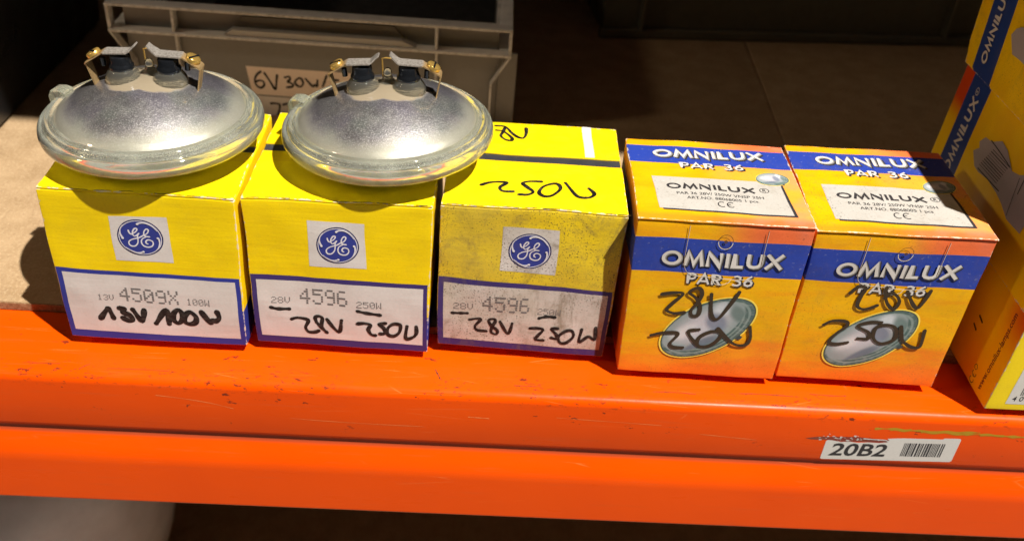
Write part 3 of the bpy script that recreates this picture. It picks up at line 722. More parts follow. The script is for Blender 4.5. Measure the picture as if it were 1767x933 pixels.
hand2 = [[(12.3, 31.5), (17.2, 30.5), (24.6, 30.5)], [(70.5, 32.4), (77.7, 30.9), (85.3, 29.9)], [(25.4, 22.0), (28.8, 23.3), (34.2, 22.7), (36.4, 20.7), (34.5, 15.4), (36.3, 11.6), (40.4, 11.5), (43.5, 13.0)], [(42.1, 20.3), (47.3, 13.8), (49.2, 11.8)], [(42.1, 20.3), (41.3, 24.1), (43.7, 25.6), (46.3, 24.1), (45.8, 19.8), (46.0, 16.3)], [(49.6, 23.5), (57.4, 12.9), (59.7, 23.5)], [(70.3, 21.3), (74.3, 22.2), (78.7, 21.1), (77.3, 17.1), (79.0, 12.9), (82.0, 12.2)], [(89.0, 23.1), (84.3, 22.0), (87.7, 18.8), (88.4, 14.5), (85.0, 13.8)], [(94.3, 22.8), (90.7, 19.0), (90.4, 13.8), (94.4, 12.4), (98.4, 16.2), (99.0, 22.3), (94.3, 22.8)], [(103.6, 21.8), (102.8, 11.3), (107.8, 12.6), (110.1, 16.3), (109.9, 21.9)]]
hand3 = [[(10.0, 29.1), (15.9, 29.4), (20.3, 29.7)], [(70.6, 29.8), (75.8, 31.5), (81.6, 31.4)], [(22.0, 24.1), (26.4, 25.5), (29.2, 24.8), (26.0, 18.8), (27.6, 15.3), (33.9, 15.1)], [(38.7, 26.7), (35.0, 25.4), (37.0, 20.8), (41.4, 16.7), (41.0, 13.1), (37.4, 14.5), (37.8, 19.9), (39.6, 24.6), (38.7, 26.7)], [(43.0, 24.9), (49.3, 14.4), (51.6, 24.0)], [(65.0, 20.9), (70.1, 21.4), (74.3, 20.5), (71.3, 15.3), (69.6, 11.5), (75.2, 11.2)], [(84.3, 22.4), (80.0, 21.6), (83.5, 17.5), (84.6, 13.5), (80.4, 14.0)], [(90.0, 20.8), (85.7, 15.9), (87.0, 10.6), (91.2, 10.6), (95.3, 16.0), (94.1, 20.8), (90.0, 20.8)], [(100.3, 22.7), (100.0, 12.0), (105.5, 17.0), (110.2, 14.8), (109.5, 24.6)]]
inner = [(4.0, 6.4), (114.5, 5.9), (114.0, 53.2), (4.0, 53.8)]
g1 = yellow_carton(*GEs[0], 'yellow carton marked 13V 100W, at the left end of the row', 0.22, 1.3, [(0.7, 57.2), (117.0, 56.2)], inner,
    [(40.6, 65.8), (76.4, 65.7), (75.9, 100.4), (41.0, 99.0)], [('13V', 23.4, 32.3, 33.9, 37.2), ('4509X', 38.0, 32.3, 76.0, 43.8), ('100W', 81.1, 32.4, 96.0, 38.0)], hand1, 3.7)
g2 = yellow_carton(*GEs[1], 'clean yellow carton marked 28V 250W, middle one of the three yellow cartons', 0.25, 4.1, [(0.7, 57.9), (116.6, 56.6)], inner,
    [(40.0, 67.0), (76.5, 66.9), (75.8, 101.3), (39.5, 101.7)], [('28V', 12.9, 35.1, 25.2, 40.4), ('4596', 31.5, 34.9, 63.9, 48.0), ('250W', 69.8, 34.9, 86.1, 40.3)], hand2, 2.6, 0.6)
g3 = yellow_carton(*GEs[2], 'dirty speckled yellow carton with 250W written on its top as well as its front', 1.9, 7.7, [(0.4, 58.2), (116.6, 56.6)], inner,
    [(40.7, 67.2), (77.0, 66.4), (76.4, 101.3), (40.5, 102.0)], [('28V', 10.9, 32.8, 23.9, 38.2), ('4596', 30.1, 32.8, 62.8, 45.8), ('250W', 69.0, 32.5, 84.8, 37.8)], hand3, 2.3, 1.0)
th = Ink()
for st in ([(23.9, 25.4), (28.7, 29.4), (34.8, 31.0), (40.7, 30.2), (36.6, 24.4), (38.3, 20.2), (45.2, 19.6)], [(63.4, 33.6), (55.7, 33.2), (51.1, 30.5), (54.2, 25.2), (58.0, 19.8), (54.3, 16.1), (49.0, 16.0)], [(71.1, 31.9), (64.9, 27.3), (61.8, 19.5), (64.9, 14.8), (70.1, 16.2), (75.2, 24.9), (74.5, 30.8), (71.1, 31.9)], [(78.9, 34.4), (86.0, 18.2), (93.5, 17.8), (97.2, 23.3), (94.1, 29.6)]):
    th.stroke(st, 2.5, True, 0.25)
g3.ink('handwriting', th, BLACKINK, 'T', 0.2); th = Ink()
for st in ([(12, 98), (17, 108), (24, 109), (20, 99), (16, 93), (26, 92)], [(30.1, 110.8), (37.0, 109.9), (41.5, 101.3), (45.9, 95.5), (50.1, 94.3), (52.1, 100.9), (52.3, 109.3)], [(30.4, 103.4), (35.6, 102.3), (41.7, 94.0), (41.8, 89.5), (37.6, 89.9), (34.1, 94.8), (35.6, 102.3), (36.7, 108.0)]):
    th.stroke(st, 2.3, True, 0.25)
g3.ink('handwriting', th, BLACKINK, 'T', 0.2)
g3.ink('white_tape', Ink().quad([(92.8, 70.4), (99.4, 70.6), (99.7, 116.6), (93.2, 116.6)]), paper('white_tape', (0.66, 0.62, 0.60), 0.4, 0.2, 0.1), 'T', 0.22)

hO1 = [[(21.7, 66.7), (29.7, 68.6), (35.9, 68.4), (30.8, 61.1), (27.0, 54.5), (32.0, 52.3), (39.6, 53.5)], [(46.4, 73.5), (42.8, 73.2), (39.8, 69.9), (45.0, 65.9), (49.2, 59.3), (49.2, 52.2), (45.2, 51.3), (44.0, 55.7), (47.5, 63.0), (48.6, 69.3), (46.4, 73.5)], [(54.7, 69.8), (58.1, 52.3), (63.5, 51.4), (72.0, 72.9)], [(19.7, 32.9), (26.9, 35.4), (37.5, 35.6), (33.3, 27.1), (35.9, 23.9), (42.4, 23.7)], [(51.7, 40.0), (44.6, 38.1), (46.9, 32.9), (52.1, 27.2), (52.8, 26.6)], [(60.3, 39.3), (52.7, 33.4), (52.8, 26.6), (59.2, 26.4), (64.8, 31.6), (66.8, 38.4), (60.3, 39.3)], [(64.0, 42.2), (75.7, 30.4), (84.4, 29.7), (86.9, 36.0), (84.6, 45.1)]]
hO2 = [[(31.6, 76.2), (36.0, 82.2), (40.9, 80.7), (39.2, 74.2), (38.8, 66.4), (44.1, 64.2), (51.6, 68.1)], [(53.8, 82.9), (54.3, 77.9), (57.5, 70.5), (63.0, 65.7), (65.0, 71.0), (62.9, 76.0), (58.1, 78.8), (54.8, 74.5)], [(67.5, 80.8), (77.7, 67.5), (82.0, 81.9)], [(21.6, 49.1), (26.4, 52.9), (34.8, 52.9), (36.8, 49.0), (31.4, 41.7), (29.0, 34.5), (33.7, 32.8), (41.2, 34.9)], [(58.8, 54.2), (51.2, 53.6), (44.0, 49.6), (52.6, 44.9), (54.2, 39.5), (47.0, 38.9)], [(62.9, 52.5), (56.6, 49.3), (57.8, 39.8), (64.6, 36.2), (71.6, 41.0), (69.3, 50.3), (62.9, 52.5)], [(72.4, 51.9), (76.2, 41.4), (80.0, 37.5), (85.1, 34.5), (90.0, 35.6), (88.7, 49.2)]]
o1 = orange_carton((0.3681464, -0.0039265, 0.0002), -0.0077666, cor(*OM_DIM, (-.0012, .1237), (.1088, .1246), (.0028, 0), (.1104, 0), (.0001, .1040), (.1099, .1048)),
    'orange and blue carton standing beside the dirty speckled yellow carton', 0.35, 11.0,
    dict(dirt=0.7, lab=[(14.3, 13.6), (99.5, 12.3), (98.2, 55.4), (12.7, 53.8)], pic=(56.5, 41.5, 34.6, 19.5, 0.66)), hO1)
o2 = orange_carton((0.4808542, -0.0016717, 0.0002), -0.0169087, cor(*OM_DIM, (-.0008, .1213), (.1122, .1236), (.0004, .0004), (.1093, .0004), (.0014, .1120), (.112, .1120)),
    'orange and blue carton whose 28V overlaps the subtitle, beside the stack at the right', 0.45, 15.0,
    dict(dirt=1.9, lab=[(14.6, 14.0), (99.1, 12.8), (98.6, 55.0), (14.0, 55.2)], pic=(55.5, 39.2, 32.6, 18.8, 0.70)), hO2)

# ------------------------------------------------------------------ the stack at the right
def stack_carton(loc, dims, corners, label, seed, col_fn, dirt):
    c = Carton('carton', dims, loc, 0.0, corners, 0.0005, seed)
    tag(c.root, label, 'carton', 'yellow and blue cartons stacked at the right')
    m = paper('yellow_gloss_card', OY, 0.38, dirt, 0.25, 0.0, dims, 0.45, col_fn, 0.25)
    c.slab('body', m, (0, dims[0], 0, dims[1], 0, dims[2]))
    return c
SY = (0.92, 0.60, 0.002); SB = (0.018, 0.050, 0.24)
def band_fn(d, y0, y1, red=None, redlow=False):
    def fn(t, P, x, y, z):
        n = t.noise(P, 22, 3)
        col = t.mix(t.ss(n, 0.35, 0.7, 0, 0.5), (*SY, 1), (0.86, 0.44, 0.002, 1))
        if red is not None:
            col = t.mix(t.m('MULTIPLY', t.ss(z, red-0.016, red+0.006), t.m('GREATER_THAN', y, y1)), col, (0.62, 0.06, 0.006, 1))
        if redlow:
            f = t.m('MULTIPLY', t.ss(y, 0.045, 0.0), t.ss(z, 0.035, 0.075)); col = t.mix(f, col, (0.66, 0.09, 0.008, 1))
        if y1 > y0:
            col = t.mix(t.m('MULTIPLY', t.m('LESS_THAN', x, 0.002), t.m('MULTIPLY', t.m('GREATER_THAN', y, y0), t.m('LESS_THAN', y, y1))), col, (*SB, 1))
        front = t.m('LESS_THAN', y, 0.0004)
        return t.mix(front, col, (0.82, 0.60, 0.006, 1))
    return fn
yA = -0.0225
cA = stack_carton((0.620, yA, 0.0002), (0.15, 0.1935, 0.0768), {'FTL': (0.0025, 0, 0), 'BTL': (0.0025, 0, 0)}, 'carton with a web address printed up its side, bottom of the right stack', 21.0, band_fn(0.19, 0, 0, None, True), 0.1)
yB = -0.0150
cB = stack_carton((0.6212, yB, 0.0776), (0.15, 0.186, 0.0915), {'FTL': (0.0046, 0, 0), 'BTL': (0.0046, 0, 0)}, 'carton with a torn barcode label on its side, in the middle of the right stack', 24.0, band_fn(0.186, 0.1265-yB, 0.1555-yB, 0.062), 0.1)
yC = -0.0105
cC = stack_carton((0.6210, yC, 0.1698), (0.15, 0.178, 0.082), {'FTL': (-0.0035, 0, 0), 'BTL': (-0.0035, 0, 0)}, 'speckled yellow carton with a rounded lid flap, topmost of the stack at the right', 27.0, band_fn(0.178, 0.1210-yC, 0.1520-yC), 0.75)
def Lu(c, y, y0): return (c.d-(y-y0))*1000           # world y -> u on the left face
def vert_title(c, y0, ybase, z0, z1, hgt, wd, zloc, txt='OMNILUX'):
    ink = Ink(); glyphs(ink, txt, 0, 0, (z1-z0)*1000, hgt, wd)
    ub = Lu(c, ybase, y0)
    ink.xf(lambda a, b: (ub-b, (z0-zloc)*1000+a))
    return c.ink('title_lettering', ink, LETTER, 'L', 0.14)
vert_title(cB, yB, 0.1358, 0.0925, 0.1535, 9.6, 1.9, 0.0776)
k = Ink().stroke([(2.6*math.cos(x*math.pi/6), 2.2*math.sin(x*math.pi/6)) for x in range(13)], 0.5, True, 0); k.text('R', 0, -1.2, 2.4, 1.8, 0.01, 0, 0.1, 'C')
k.xf(lambda a, b: (Lu(cB, 0.1425, yB)-b, (0.1578-0.0776)*1000+a)); cB.ink('registered_mark', k, LETTER, 'L', 0.14)
vert_title(cC, yC, 0.1340, 0.1815, 0.2360, 8.2, 1.8, 0.1698)
# torn barcode label on the middle carton
def LP(c, y0, zl, pts): return [(Lu(c, p[0], y0), (p[1]-zl)*1000) for p in pts]
pat = Ink().poly(LP(cB, yB, 0.0776, [(0.115, .1245), (.109, .1300), (.112, .1335), (.107, .1395), (.098, .1405), (.087, .1470), (.077, .1455), (.062, .1375), (.052, .1400), (.044, .1445), (.030, .1430), (.022, .1300), (.024, .1120), (.044, .1105), (.058, .1150), (.068, .1170), (.084, .1185), (.098, .1165), (.106, .1170)]))
pl = cB.ink('torn_label', pat, paper('label_paper', (0.36, 0.32, 0.33), 0.5, 0.15, 0.1), 'L', 0.55)
bk = Ink(); random.seed(3)
for i in range(9):
    zz = 0.1215+i*0.0020
    ya, yb = (0.1005-0.001*i, 0.072-0.0006*i)
    bk.stroke(LP(cB, yB, 0.0776, [(ya, zz), (yb, zz+0.0006)]), random.uniform(0.35, 0.8), False, 0)
bk.stroke(LP(cB, yB, 0.0776, [(0.100, .1185), (.083, .1190), (.066, .1195)]), 0.9, True, 0); bk.stroke(LP(cB, yB, 0.0776, [(0.0985, .1412), (.082, .1400), (.0655, .1385)]), 0.9, True, 0)
bk.stroke(LP(cB, yB, 0.0776, [(0.050, .1390), (.048, .1250), (.046, .1125)]), 0.5, True, 0); bk.stroke(LP(cB, yB, 0.0776, [(0.0445, .1400), (.0445, .1300)]), 0.9, True, 0)
cB.ink('printed_text', bk, SHADOWINK, 'L', 0.62, pl)
p2 = Ink().poly(LP(cC, yC, 0.1698, [(0.113, .2125), (.109, .2180), (.103, .2215), (.060, .2250), (.060, .2020), (.092, .2030), (.104, .2025)]))
cC.ink('torn_label', p2, paper('label_paper', (0.36, 0.32, 0.33), 0.5, 0.2, 0.1), 'L', 0.55)
# rounded lid flap of the topmost carton
flp = [(0.0, 0.0020), (0.160, 0.0020), (0.170, 0.0040), (0.1760, 0.0090), (0.1778, 0.0170), (0.1778, 0.080), (0.0, 0.080)]
g = Geo(); n = len(flp)
vs = [tuple(cC.warp((-0.0002, p[0], p[1]))) for p in flp]+[tuple(cC.warp((-0.0010, p[0], p[1]))) for p in flp]
cC_f = link_mesh('lid_flap', vs, [tuple(range(n)), tuple(range(2*n-1, n-1, -1))]+[(i, (i+1) % n, (i+1) % n+n, i+n) for i in range(n)], cC.root.children[0].data.materials[0], cC.root, [(0.0, p[0], p[1]) for p in flp]*2)
for ch in cC.root.children:
    if ch.name.startswith(('title_lettering', 'torn_label')): ch.location.x -= 0.0015
# web address and approval mark on the bottom carton
k = Ink().text('www.omnilux-lamps.com', 0, 0, 4.6, 66, 0.012); k.xf(lambda a, b: (Lu(cA, -0.0105, yA)-b, 5.3+a)); cA.ink('printed_text', k, paper('red_brown_print', (0.16, 0.02, 0.03), 0.5, 0, 0.1), 'L', 0.14)
k = Ink(); k.stroke([(2.3+2.2*math.cos(math.radians(x)), 2.6*math.sin(math.radians(x))) for x in range(60, 301, 24)], 0.6, True, 0); k.stroke([(7.6+2.2*math.cos(math.radians(x)), 2.6*math.sin(math.radians(x))) for x in range(60, 301, 24)], 0.6, True, 0)
k.stroke([(5.5, 0), (7.4, 0)], 0.5, False, 0); k.stroke([(12.6+1.9*math.cos(x*math.pi/6), 1.2+1.9*math.sin(x*math.pi/6)) for x in range(13)], 0.45, True, 0)
k.xf(lambda a, b: (Lu(cA, 0.0030, yA)-b, 1.8+a)); cA.ink('approval_mark', k, SHADOWINK, 'L', 0.14)
k = Ink(); k.stroke([(Lu(cA, .0225, yA), 32.3), (Lu(cA, .0275, yA), 33.8)], 1.6, True, 0.2); k.stroke([(Lu(cA, .0198, yA), 41.0), (Lu(cA, .0255, yA), 42.4)], 1.6, True, 0.2); cA.ink('handwriting', k, BLACKINK, 'L', 0.14)
k = Ink().quad([(12.4, 5.5), (80, 5.5), (80, 60), (12.4, 60)])
al = cA.ink('printed_label', k, paper('label_paper', (0.60, 0.58, 0.55), 0.45, 0.05, 0.1), 'F', 0.14)
k = Ink().text('4 0', 15.5, 8.4, 4.2, None, 0.01); u = 19.5
while u < 60: k.rect(u, 13.5, u+0.6, 40); u += random.choice((1.2, 1.6, 2.2))
cA.ink('barcode', k, SHADOWINK, 'F', 0.2, al)

# ================================================================== SEALED BEAM LAMPS
def lamp_mats():
    t = NT('silvered_glass'); P = t.obj(); x, y, z = t.xyz(P)
    r = t.m('SQRT', t.m('ADD', t.m('MULTIPLY', x, x), t.m('MULTIPLY', y, y)))
    n1 = t.noise(P, 42, 4, 0.6); n2 = t.noise(P, 1300, 3, 0.75); n3 = t.noise(t.off(P, (3, 1, 2)), 36, 3)
    col = t.mix(t.ss(n1, 0.35, 0.68), (0.27, 0.262, 0.27, 1), (0.38, 0.37, 0.375, 1))
    col = t.mix(t.ss(n3, 0.45, 0.7, 0, 0.45), col, (0.30, 0.265, 0.37, 1))
    col = t.mix(t.ss(t.noise(t.off(P, (7, 4, 2)), 38, 3), 0.50, 0.72, 0, 0.40), col, (0.30, 0.37, 0.32, 1))
    sp = t.ss(n2, 0.55, 0.63); col = t.mix(t.m('MULTIPLY', sp, 0.5), col, (0.85, 0.84, 0.82, 1)); col = t.mix(t.ss(n2, 0.47, 0.36, 0, 0.45), col, (0.14, 0.13, 0.13, 1))
    rim = t.ss(t.m('ADD', r, t.m('MULTIPLY', t.m('SUBTRACT', n1, 0.5), 0.010)), 0.0440, 0.0560)
    lip = t.ss(r, 0.0585, 0.0600); rim = t.m('MULTIPLY', rim, t.m('SUBTRACT', 1, t.m('MULTIPLY', lip, 0.75)))
    col = t.mix(t.m('MULTIPLY', rim, 0.75), col, (0.36, 0.35, 0.265, 1)); col = t.mix(lip, col, (0.62, 0.61, 0.57, 1))
    # bare, unsilvered crown around the terminals
    crown = t.ss(t.m('ADD', t.m('ADD', r, t.m('MULTIPLY', t.m('ABSOLUTE', x), -0.40)), t.m('MULTIPLY', t.m('SUBTRACT', n1, 0.5), 0.008)), 0.0165, 0.0145)
    col = t.mix(crown, col, (0.33, 0.27, 0.185, 1))
    dust_or_light = t.ss(t.noise(t.off(P, (1, 9, 4)), 85, 5, 0.7), 0.48, 0.75, 0, 0.5)
    col = t.mix(t.m('MULTIPLY', dust_or_light, t.ss(r, 0.02, 0.06, 0.25, 0.8)), col, (0.30, 0.285, 0.215, 1))
    metal = t.m('MULTIPLY', t.m('SUBTRACT', 1, t.m('MULTIPLY', crown, 0.8)), t.m('SUBTRACT', 0.83, t.m('MULTIPLY', rim, 0.42)))
    ro = t.m('SUBTRACT', t.m('ADD', t.ss(n2, 0.3, 0.7, 0.30, 0.44), t.m('MULTIPLY', dust_or_light, 0.2)), t.m('MULTIPLY', lip, 0.14))
    t.bump(t.m('MULTIPLY', n2, t.m('SUBTRACT', 1, lip)), 0.55, 0.0003)
    silver = t.fin(col, ro, metal, Coat_Weight=0.9, Coat_Roughness=0.06)
    t = NT('clear_glass'); P = t.obj(); n = t.noise(P, 60, 4, 0.65)
    gr = t.ss(n, 0.38, 0.72, 0.05, 0.15)
    t.bump(t.noise(P, 90, 2), 0.06, 0.0006)
    glass = t.fin((0.84, 0.87, 0.76, 1), t.ss(n, 0.3, 0.7, 0.02, 0.08), 0, Transmission_Weight=t.m('SUBTRACT', 0.95, gr), IOR=1.47)
    t = NT('glass_boss'); P = t.obj()
    boss = t.fin((0.93, 0.93, 0.82, 1), 0.05, 0, Transmission_Weight=0.95, IOR=1.45, Coat_Weight=0.6)
    t = NT('frosted_glass'); P = t.obj(); n = t.noise(P, 150, 4, 0.65)
    frost = t.fin((0.70, 0.71, 0.58, 1), t.ss(n, 0.3, 0.7, 0.08, 0.30), 0, Transmission_Weight=0.80, IOR=1.45)
    ferr = flat('blued_steel', (0.075, 0.085, 0.105), 0.13, 0.9, 300, 0.05, 0.3)
    clip = NT('tinned_clip'); P = clip.obj(); x, y, z = clip.xyz(P)
    n = clip.noise(P, 700, 3, 0.7)
    cc = clip.mix(clip.ss(n, 0.4, 0.65), (0.56, 0.52, 0.47, 1), (0.34, 0.30, 0.26, 1))
    br = clip.ss(clip.m('ADD', clip.m('ABSOLUTE', x), clip.m('MULTIPLY', n, 0.004)), 0.0250, 0.0275)
    cc = clip.mix(br, cc, (0.50, 0.34, 0.16, 1)); clip.bump(n, 0.5, 0.0004)
    clipm = clip.fin(cc, clip.ss(n, 0.3, 0.7, 0.30, 0.5), 0.62)
    brass = flat('brass', (0.72, 0.46, 0.12), 0.28, 0.7, 350, 0.1, 0.35)
    return dict(silver=silver, glass=glass, boss=boss, frost=frost, ferr=ferr, clip=clipm, brass=brass)
LM = lamp_mats()
def sealed_lamp(loc, tilt, R, label, seed):
    root = empty('reflector_lamp', loc); root.rotation_euler = tilt
    tag(root, label, 'lamp', 'sealed beam lamps lying face down on the cartons')
    s = R/0.0705
    ring = [(0.0592, 0.0072), (0.0606, 0.0078), (0.0616, 0.0076), (0.0623, 0.0060), (0.0630, 0.0056), (0.0640, 0.0066), (0.0650, 0.0066), (0.0657, 0.0050), (0.0662, 0.0034), (0.0670, 0.0030), (0.0680, 0.0036), (0.0690, 0.0033), (0.0700, 0.0016), (0.0705, -0.0006),
            (0.0705, -0.0026), (0.0699, -0.0046), (0.0684, -0.0066), (0.0655, -0.0085), (0.0600, -0.0110), (0.0500, -0.0150), (0.0380, -0.0183), (0.0240, -0.0204), (0.0100, -0.0215), (0.0001, -0.0217),
            (0.0001, -0.0185), (0.0240, -0.0173), (0.0420, -0.0141), (0.0560, -0.0085), (0.0620, -0.0050), (0.0632, -0.0012), (0.0622, 0.0022), (0.0598, 0.0050)]
    Geo().lathe([(r*s, z) for r, z in ring], 160, True).build('lens_rim', LM['glass'], root, 50)
    k = 0.0200/0.058**2
    prof = [(0.0628*s, 0.0014), (0.0618*s, 0.0030), (0.0600*s, 0.0060), (0.0586*s, 0.0076)]+[(r*s, 0.0286-k*r*r) for r in [0.0572-0.002*i for i in range(28)]]+[(0.0001, 0.0286)]
    prof2 = [(max(0.0001, r-0.0012*s), z-0.0014) for r, z in prof][::-1]
    Geo().lathe(prof+prof2, 160, True).build('reflector', LM['silver'], root, 70)
    # moulded key tab on the rim
    tabm = Matrix.Rotation(math.radians(158+10*(seed < 0.5)+6*(seed > 0.5)), 4, 'Z')
    pts = [(0.0585, 0.004), (0.0705, 0.0015), (0.0712, 0.0065), (0.0690, 0.0105), (0.0630, 0.0112), (0.0585, 0.0100)]
    g = Geo().prism_y([(a*s, b) for a, b in pts], -0.0052, 0.0052); g.v = [tuple(tabm @ Vector(v)) for v in g.v]
    to = g.build('key_tab', LM['frost'], root); bv = to.modifiers.new('bevel', 'BEVEL'); bv.width = 0.0006; bv.segments = 2; to.data.shade_smooth(); to.data.set_sharp_from_angle(angle=math.radians(60))
    # exhaust tip between the terminals
    g = Geo(); tm = Matrix.Translation((0.0006, 0.006, 0))
    g.lathe([(0.0060, 0.0265), (0.0050, 0.0292), (0.0034, 0.0310), (0.0026, 0.0335), (0.0030, 0.0352), (0.0020, 0.0375), (0.0001, 0.0385)], 24, False, tm)
    g.build('exhaust_tip', LM['boss'], root, 60)
    Geo().tube([(-0.003, 0.010, 0.030), (-0.003, 0.010, 0.0425), (-0.0005, 0.010, 0.0430), (0.0035, 0.010, 0.0425)], 0.00055, 8).build('lead_pin', LM['brass'], root, 60)
    for sx in (-1, 1):
        tm = Matrix.Translation((sx*0.0146, 0, 0))
        g = Geo().lathe([(0.0112, 0.0215), (0.0108, 0.0240), (0.0109, 0.0265), (0.0105, 0.0287), (0.0096, 0.0306), (0.0084, 0.0322), (0.0075, 0.0336), (0.0001, 0.0338)], 40, False, tm)
        g.build('terminal_boss', LM['boss'], root, 60)
        g = Geo().lathe([(0.0001, 0.0328), (0.0072, 0.0330), (0.0076, 0.0340), (0.0075, 0.0356), (0.0068, 0.0366), (0.0064, 0.0382), (0.0062, 0.0412), (0.0058, 0.0418), (0.0001, 0.0420)], 40, False, tm)
        g.build('ferrule', LM['ferr'], root, 40)
        # bent terminal strip with its screw
        j = 0.6*seed*sx
        cl = [(0.0036, 0.0498+0.001*j), (0.0056, 0.0478), (0.0078, 0.0456), (0.0094, 0.0446), (0.0235, 0.0440), (0.0246, 0.0436), (0.0345, 0.0378), (0.0352, 0.0366), (0.0348, 0.0350), (0.0318, 0.0215)]
        top = []; bot = []; th = 0.0009
        for i, p in enumerate(cl):
            a, b = cl[max(i-1, 0)], cl[min(i+1, len(cl)-1)]; dx, dz = b[0]-a[0], b[1]-a[1]; L = math.hypot(dx, dz)
            top.append((p[0]-dz/L*th/2, p[1]+dx/L*th/2)); bot.append((p[0]+dz/L*th/2, p[1]-dx/L*th/2))
        wid = [0.0030, 0.0036, 0.0044, 0.0047, 0.0047, 0.0036, 0.0048, 0.0047, 0.0040, 0.0034]
        g = Geo(); n = len(cl); vs = []
        random.seed(int(seed*10)+sx+3)
        for (a, b), (c_, d_), w_ in zip(top, bot, wid):
            e = random.uniform(-0.0005, 0.0005)
            vs += [(sx*a, -w_+e, b), (sx*a, w_+e, b), (sx*c_, w_+e, d_), (sx*c_, -w_+e, d_)]
        fs = [(0, 1, 2, 3), (4*n-1, 4*n-2, 4*n-3, 4*n-4)]
        for i in range(n-1):
            for q in range(4):
                q2 = (q+1) % 4; fs.append((4*i+q, 4*i+4+q, 4*i+4+q2, 4*i+q2))
        g.add(vs, fs); co = g.build('terminal_clip', LM['clip'], root)
        an = math.atan2(0.0436-0.0378, 0.0345-0.0246)
        sm = Matrix.Translation((sx*0.0300, 0.0, 0.0412)) @ Matrix.Rotation(sx*an, 4, 'Y') @ Matrix.Rotation(0.5*seed+sx, 4, 'Z')
        g = Geo(); seg = 36; rr_, hh, sw, sd = 0.0046, 0.0026, 0.0006, 0.0012
        prof = [(0.0001, 0), (rr_, 0), (rr_, hh-0.0006), (rr_-0.0006, hh), (0.0014, hh+0.0002), (0.0001, hh+0.0002)]
        g.lathe(prof, seg, False, sm)
        so_ = g.build('terminal_screw', LM['brass'], co, 50)
        g = Geo().box(-rr_*0.99, rr_*0.99, -sw, sw, hh-0.0005, hh+0.00035); g.v = [tuple(sm @ Vector(v)) for v in g.v]
        so_.data.materials.append(LM['ferr']); b0 = len(so_.data.polygons)
        bm2 = bmesh.new(); bm2.from_mesh(so_.data)
        vv = [bm2.verts.new(v) for v in g.v]
        for f in g.f:
            q = bm2.faces.new([vv[i] for i in f]); q.material_index = 1
        bm2.to_mesh(so_.data); bm2.free()
        Geo().tube([(sx*0.0262, 0.001, 0.0392), (sx*0.0258, 0.001, 0.0340)], 0.0017, 12).build('screw_shank', LM['ferr'], co, 60)
    return root
sealed_lamp((0.0572, 0.0570, 0.1390), (0, -0.010, 0), 0.0693, 'sealed beam glass lamp lying face down on the carton marked 13V 100W', 0.3)
sealed_lamp((0.2069, 0.0640, 0.1402), (0.0, -0.045, 0), 0.0687, 'sealed beam glass lamp lying face down across two yellow cartons, nearer the orange cartons', 1.0)

# ================================================================== GREY CRATE
def crate_mat(lit=False):
    t = NT('lit_crate_plastic' if lit else 'grey_crate_plastic'); P = t.obj(); n = t.noise(P, 160, 4, 0.6)
    col = t.mix(t.ss(n, 0.3, 0.75, 0, 0.15), (0.190, 0.186, 0.178, 1), (0.12, 0.115, 0.105, 1))
    if lit: col = t.mix(t.ss(t.noise(P, 240, 4, 0.65), 0.3, 0.62), (0.36, 0.355, 0.34, 1), (0.62, 0.61, 0.60, 1))  # paler colour stands in for light caught by ledges, rim and ribs
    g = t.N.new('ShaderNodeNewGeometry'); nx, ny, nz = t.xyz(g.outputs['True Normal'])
    dust_or_light = t.m('MULTIPLY', t.ss(nz, 0.25, 0.85), t.ss(t.noise(P, 70, 4), 0.25, 0.6, 0.65, 1.0))
    col = t.mix(dust_or_light, col, (0.86, 0.85, 0.82, 1))  # up-facing crate surfaces lightened: light from above put into the colour
    t.bump(n, 0.08, 0.0006)
    return t.fin(col, t.m('ADD', 0.36, t.m('MULTIPLY', dust_or_light, 0.3)), 0)
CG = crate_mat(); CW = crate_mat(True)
cr = empty('storage_crate', (0.108, 0.33, 0.0))
tag(cr, 'open grey plastic crate with taped handwritten labels behind the lamps', 'crate')
x0, x1, yb, zt = -0.1825, 0.1825, 0.55, 0.1065
bx0, bx1 = x0+0.012, x1-0.012
g = Geo()   # walls of the tub, set back behind the ribs
g.box(bx0, bx1, 0.012, 0.0155, 0.002, zt-0.001); g.box(bx0, bx1, yb-0.0155, yb-0.012, 0.002, zt-0.001)
g.box(bx0, bx0+0.0035, 0.0157, yb-0.0157, 0.002, zt-0.001); g.box(bx1-0.0035, bx1, 0.0157, yb-0.0157, 0.002, zt-0.001)
g.build('body', CG, cr)
Geo().box(bx0+0.0037, bx1-0.0037, 0.0157, yb-0.0157, 0.0, 0.003).build('base', flat('dark_crate_plastic', (0.03, 0.03, 0.03), 0.6), cr)
def ledge(z, th, name):
    g = Geo()
    g.box(x0, x1, -0.001, 0.0118, z-th, z, 0.0011); g.box(x0, x1, yb-0.0118, yb, z-th, z, 0.0011)
    g.box(x0, bx0-0.0002, 0.0119, yb-0.0119, z-th, z, 0.0011); g.box(bx1+0.0002, x1, 0.0119, yb-0.0119, z-th, z, 0.0011)
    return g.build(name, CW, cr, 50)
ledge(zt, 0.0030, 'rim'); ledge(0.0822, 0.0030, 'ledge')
for xr in (-0.1235, 0.1135):
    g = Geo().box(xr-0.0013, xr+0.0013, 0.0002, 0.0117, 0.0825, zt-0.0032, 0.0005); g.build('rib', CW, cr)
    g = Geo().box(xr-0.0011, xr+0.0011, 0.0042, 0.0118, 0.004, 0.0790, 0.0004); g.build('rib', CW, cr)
for xr in (x0+0.0016, x1-0.0016):
    Geo().box(xr-0.0014, xr+0.0014, 0.0003, 0.0117, 0.0825, zt-0.0032, 0.0005).build('rib', CW, cr)
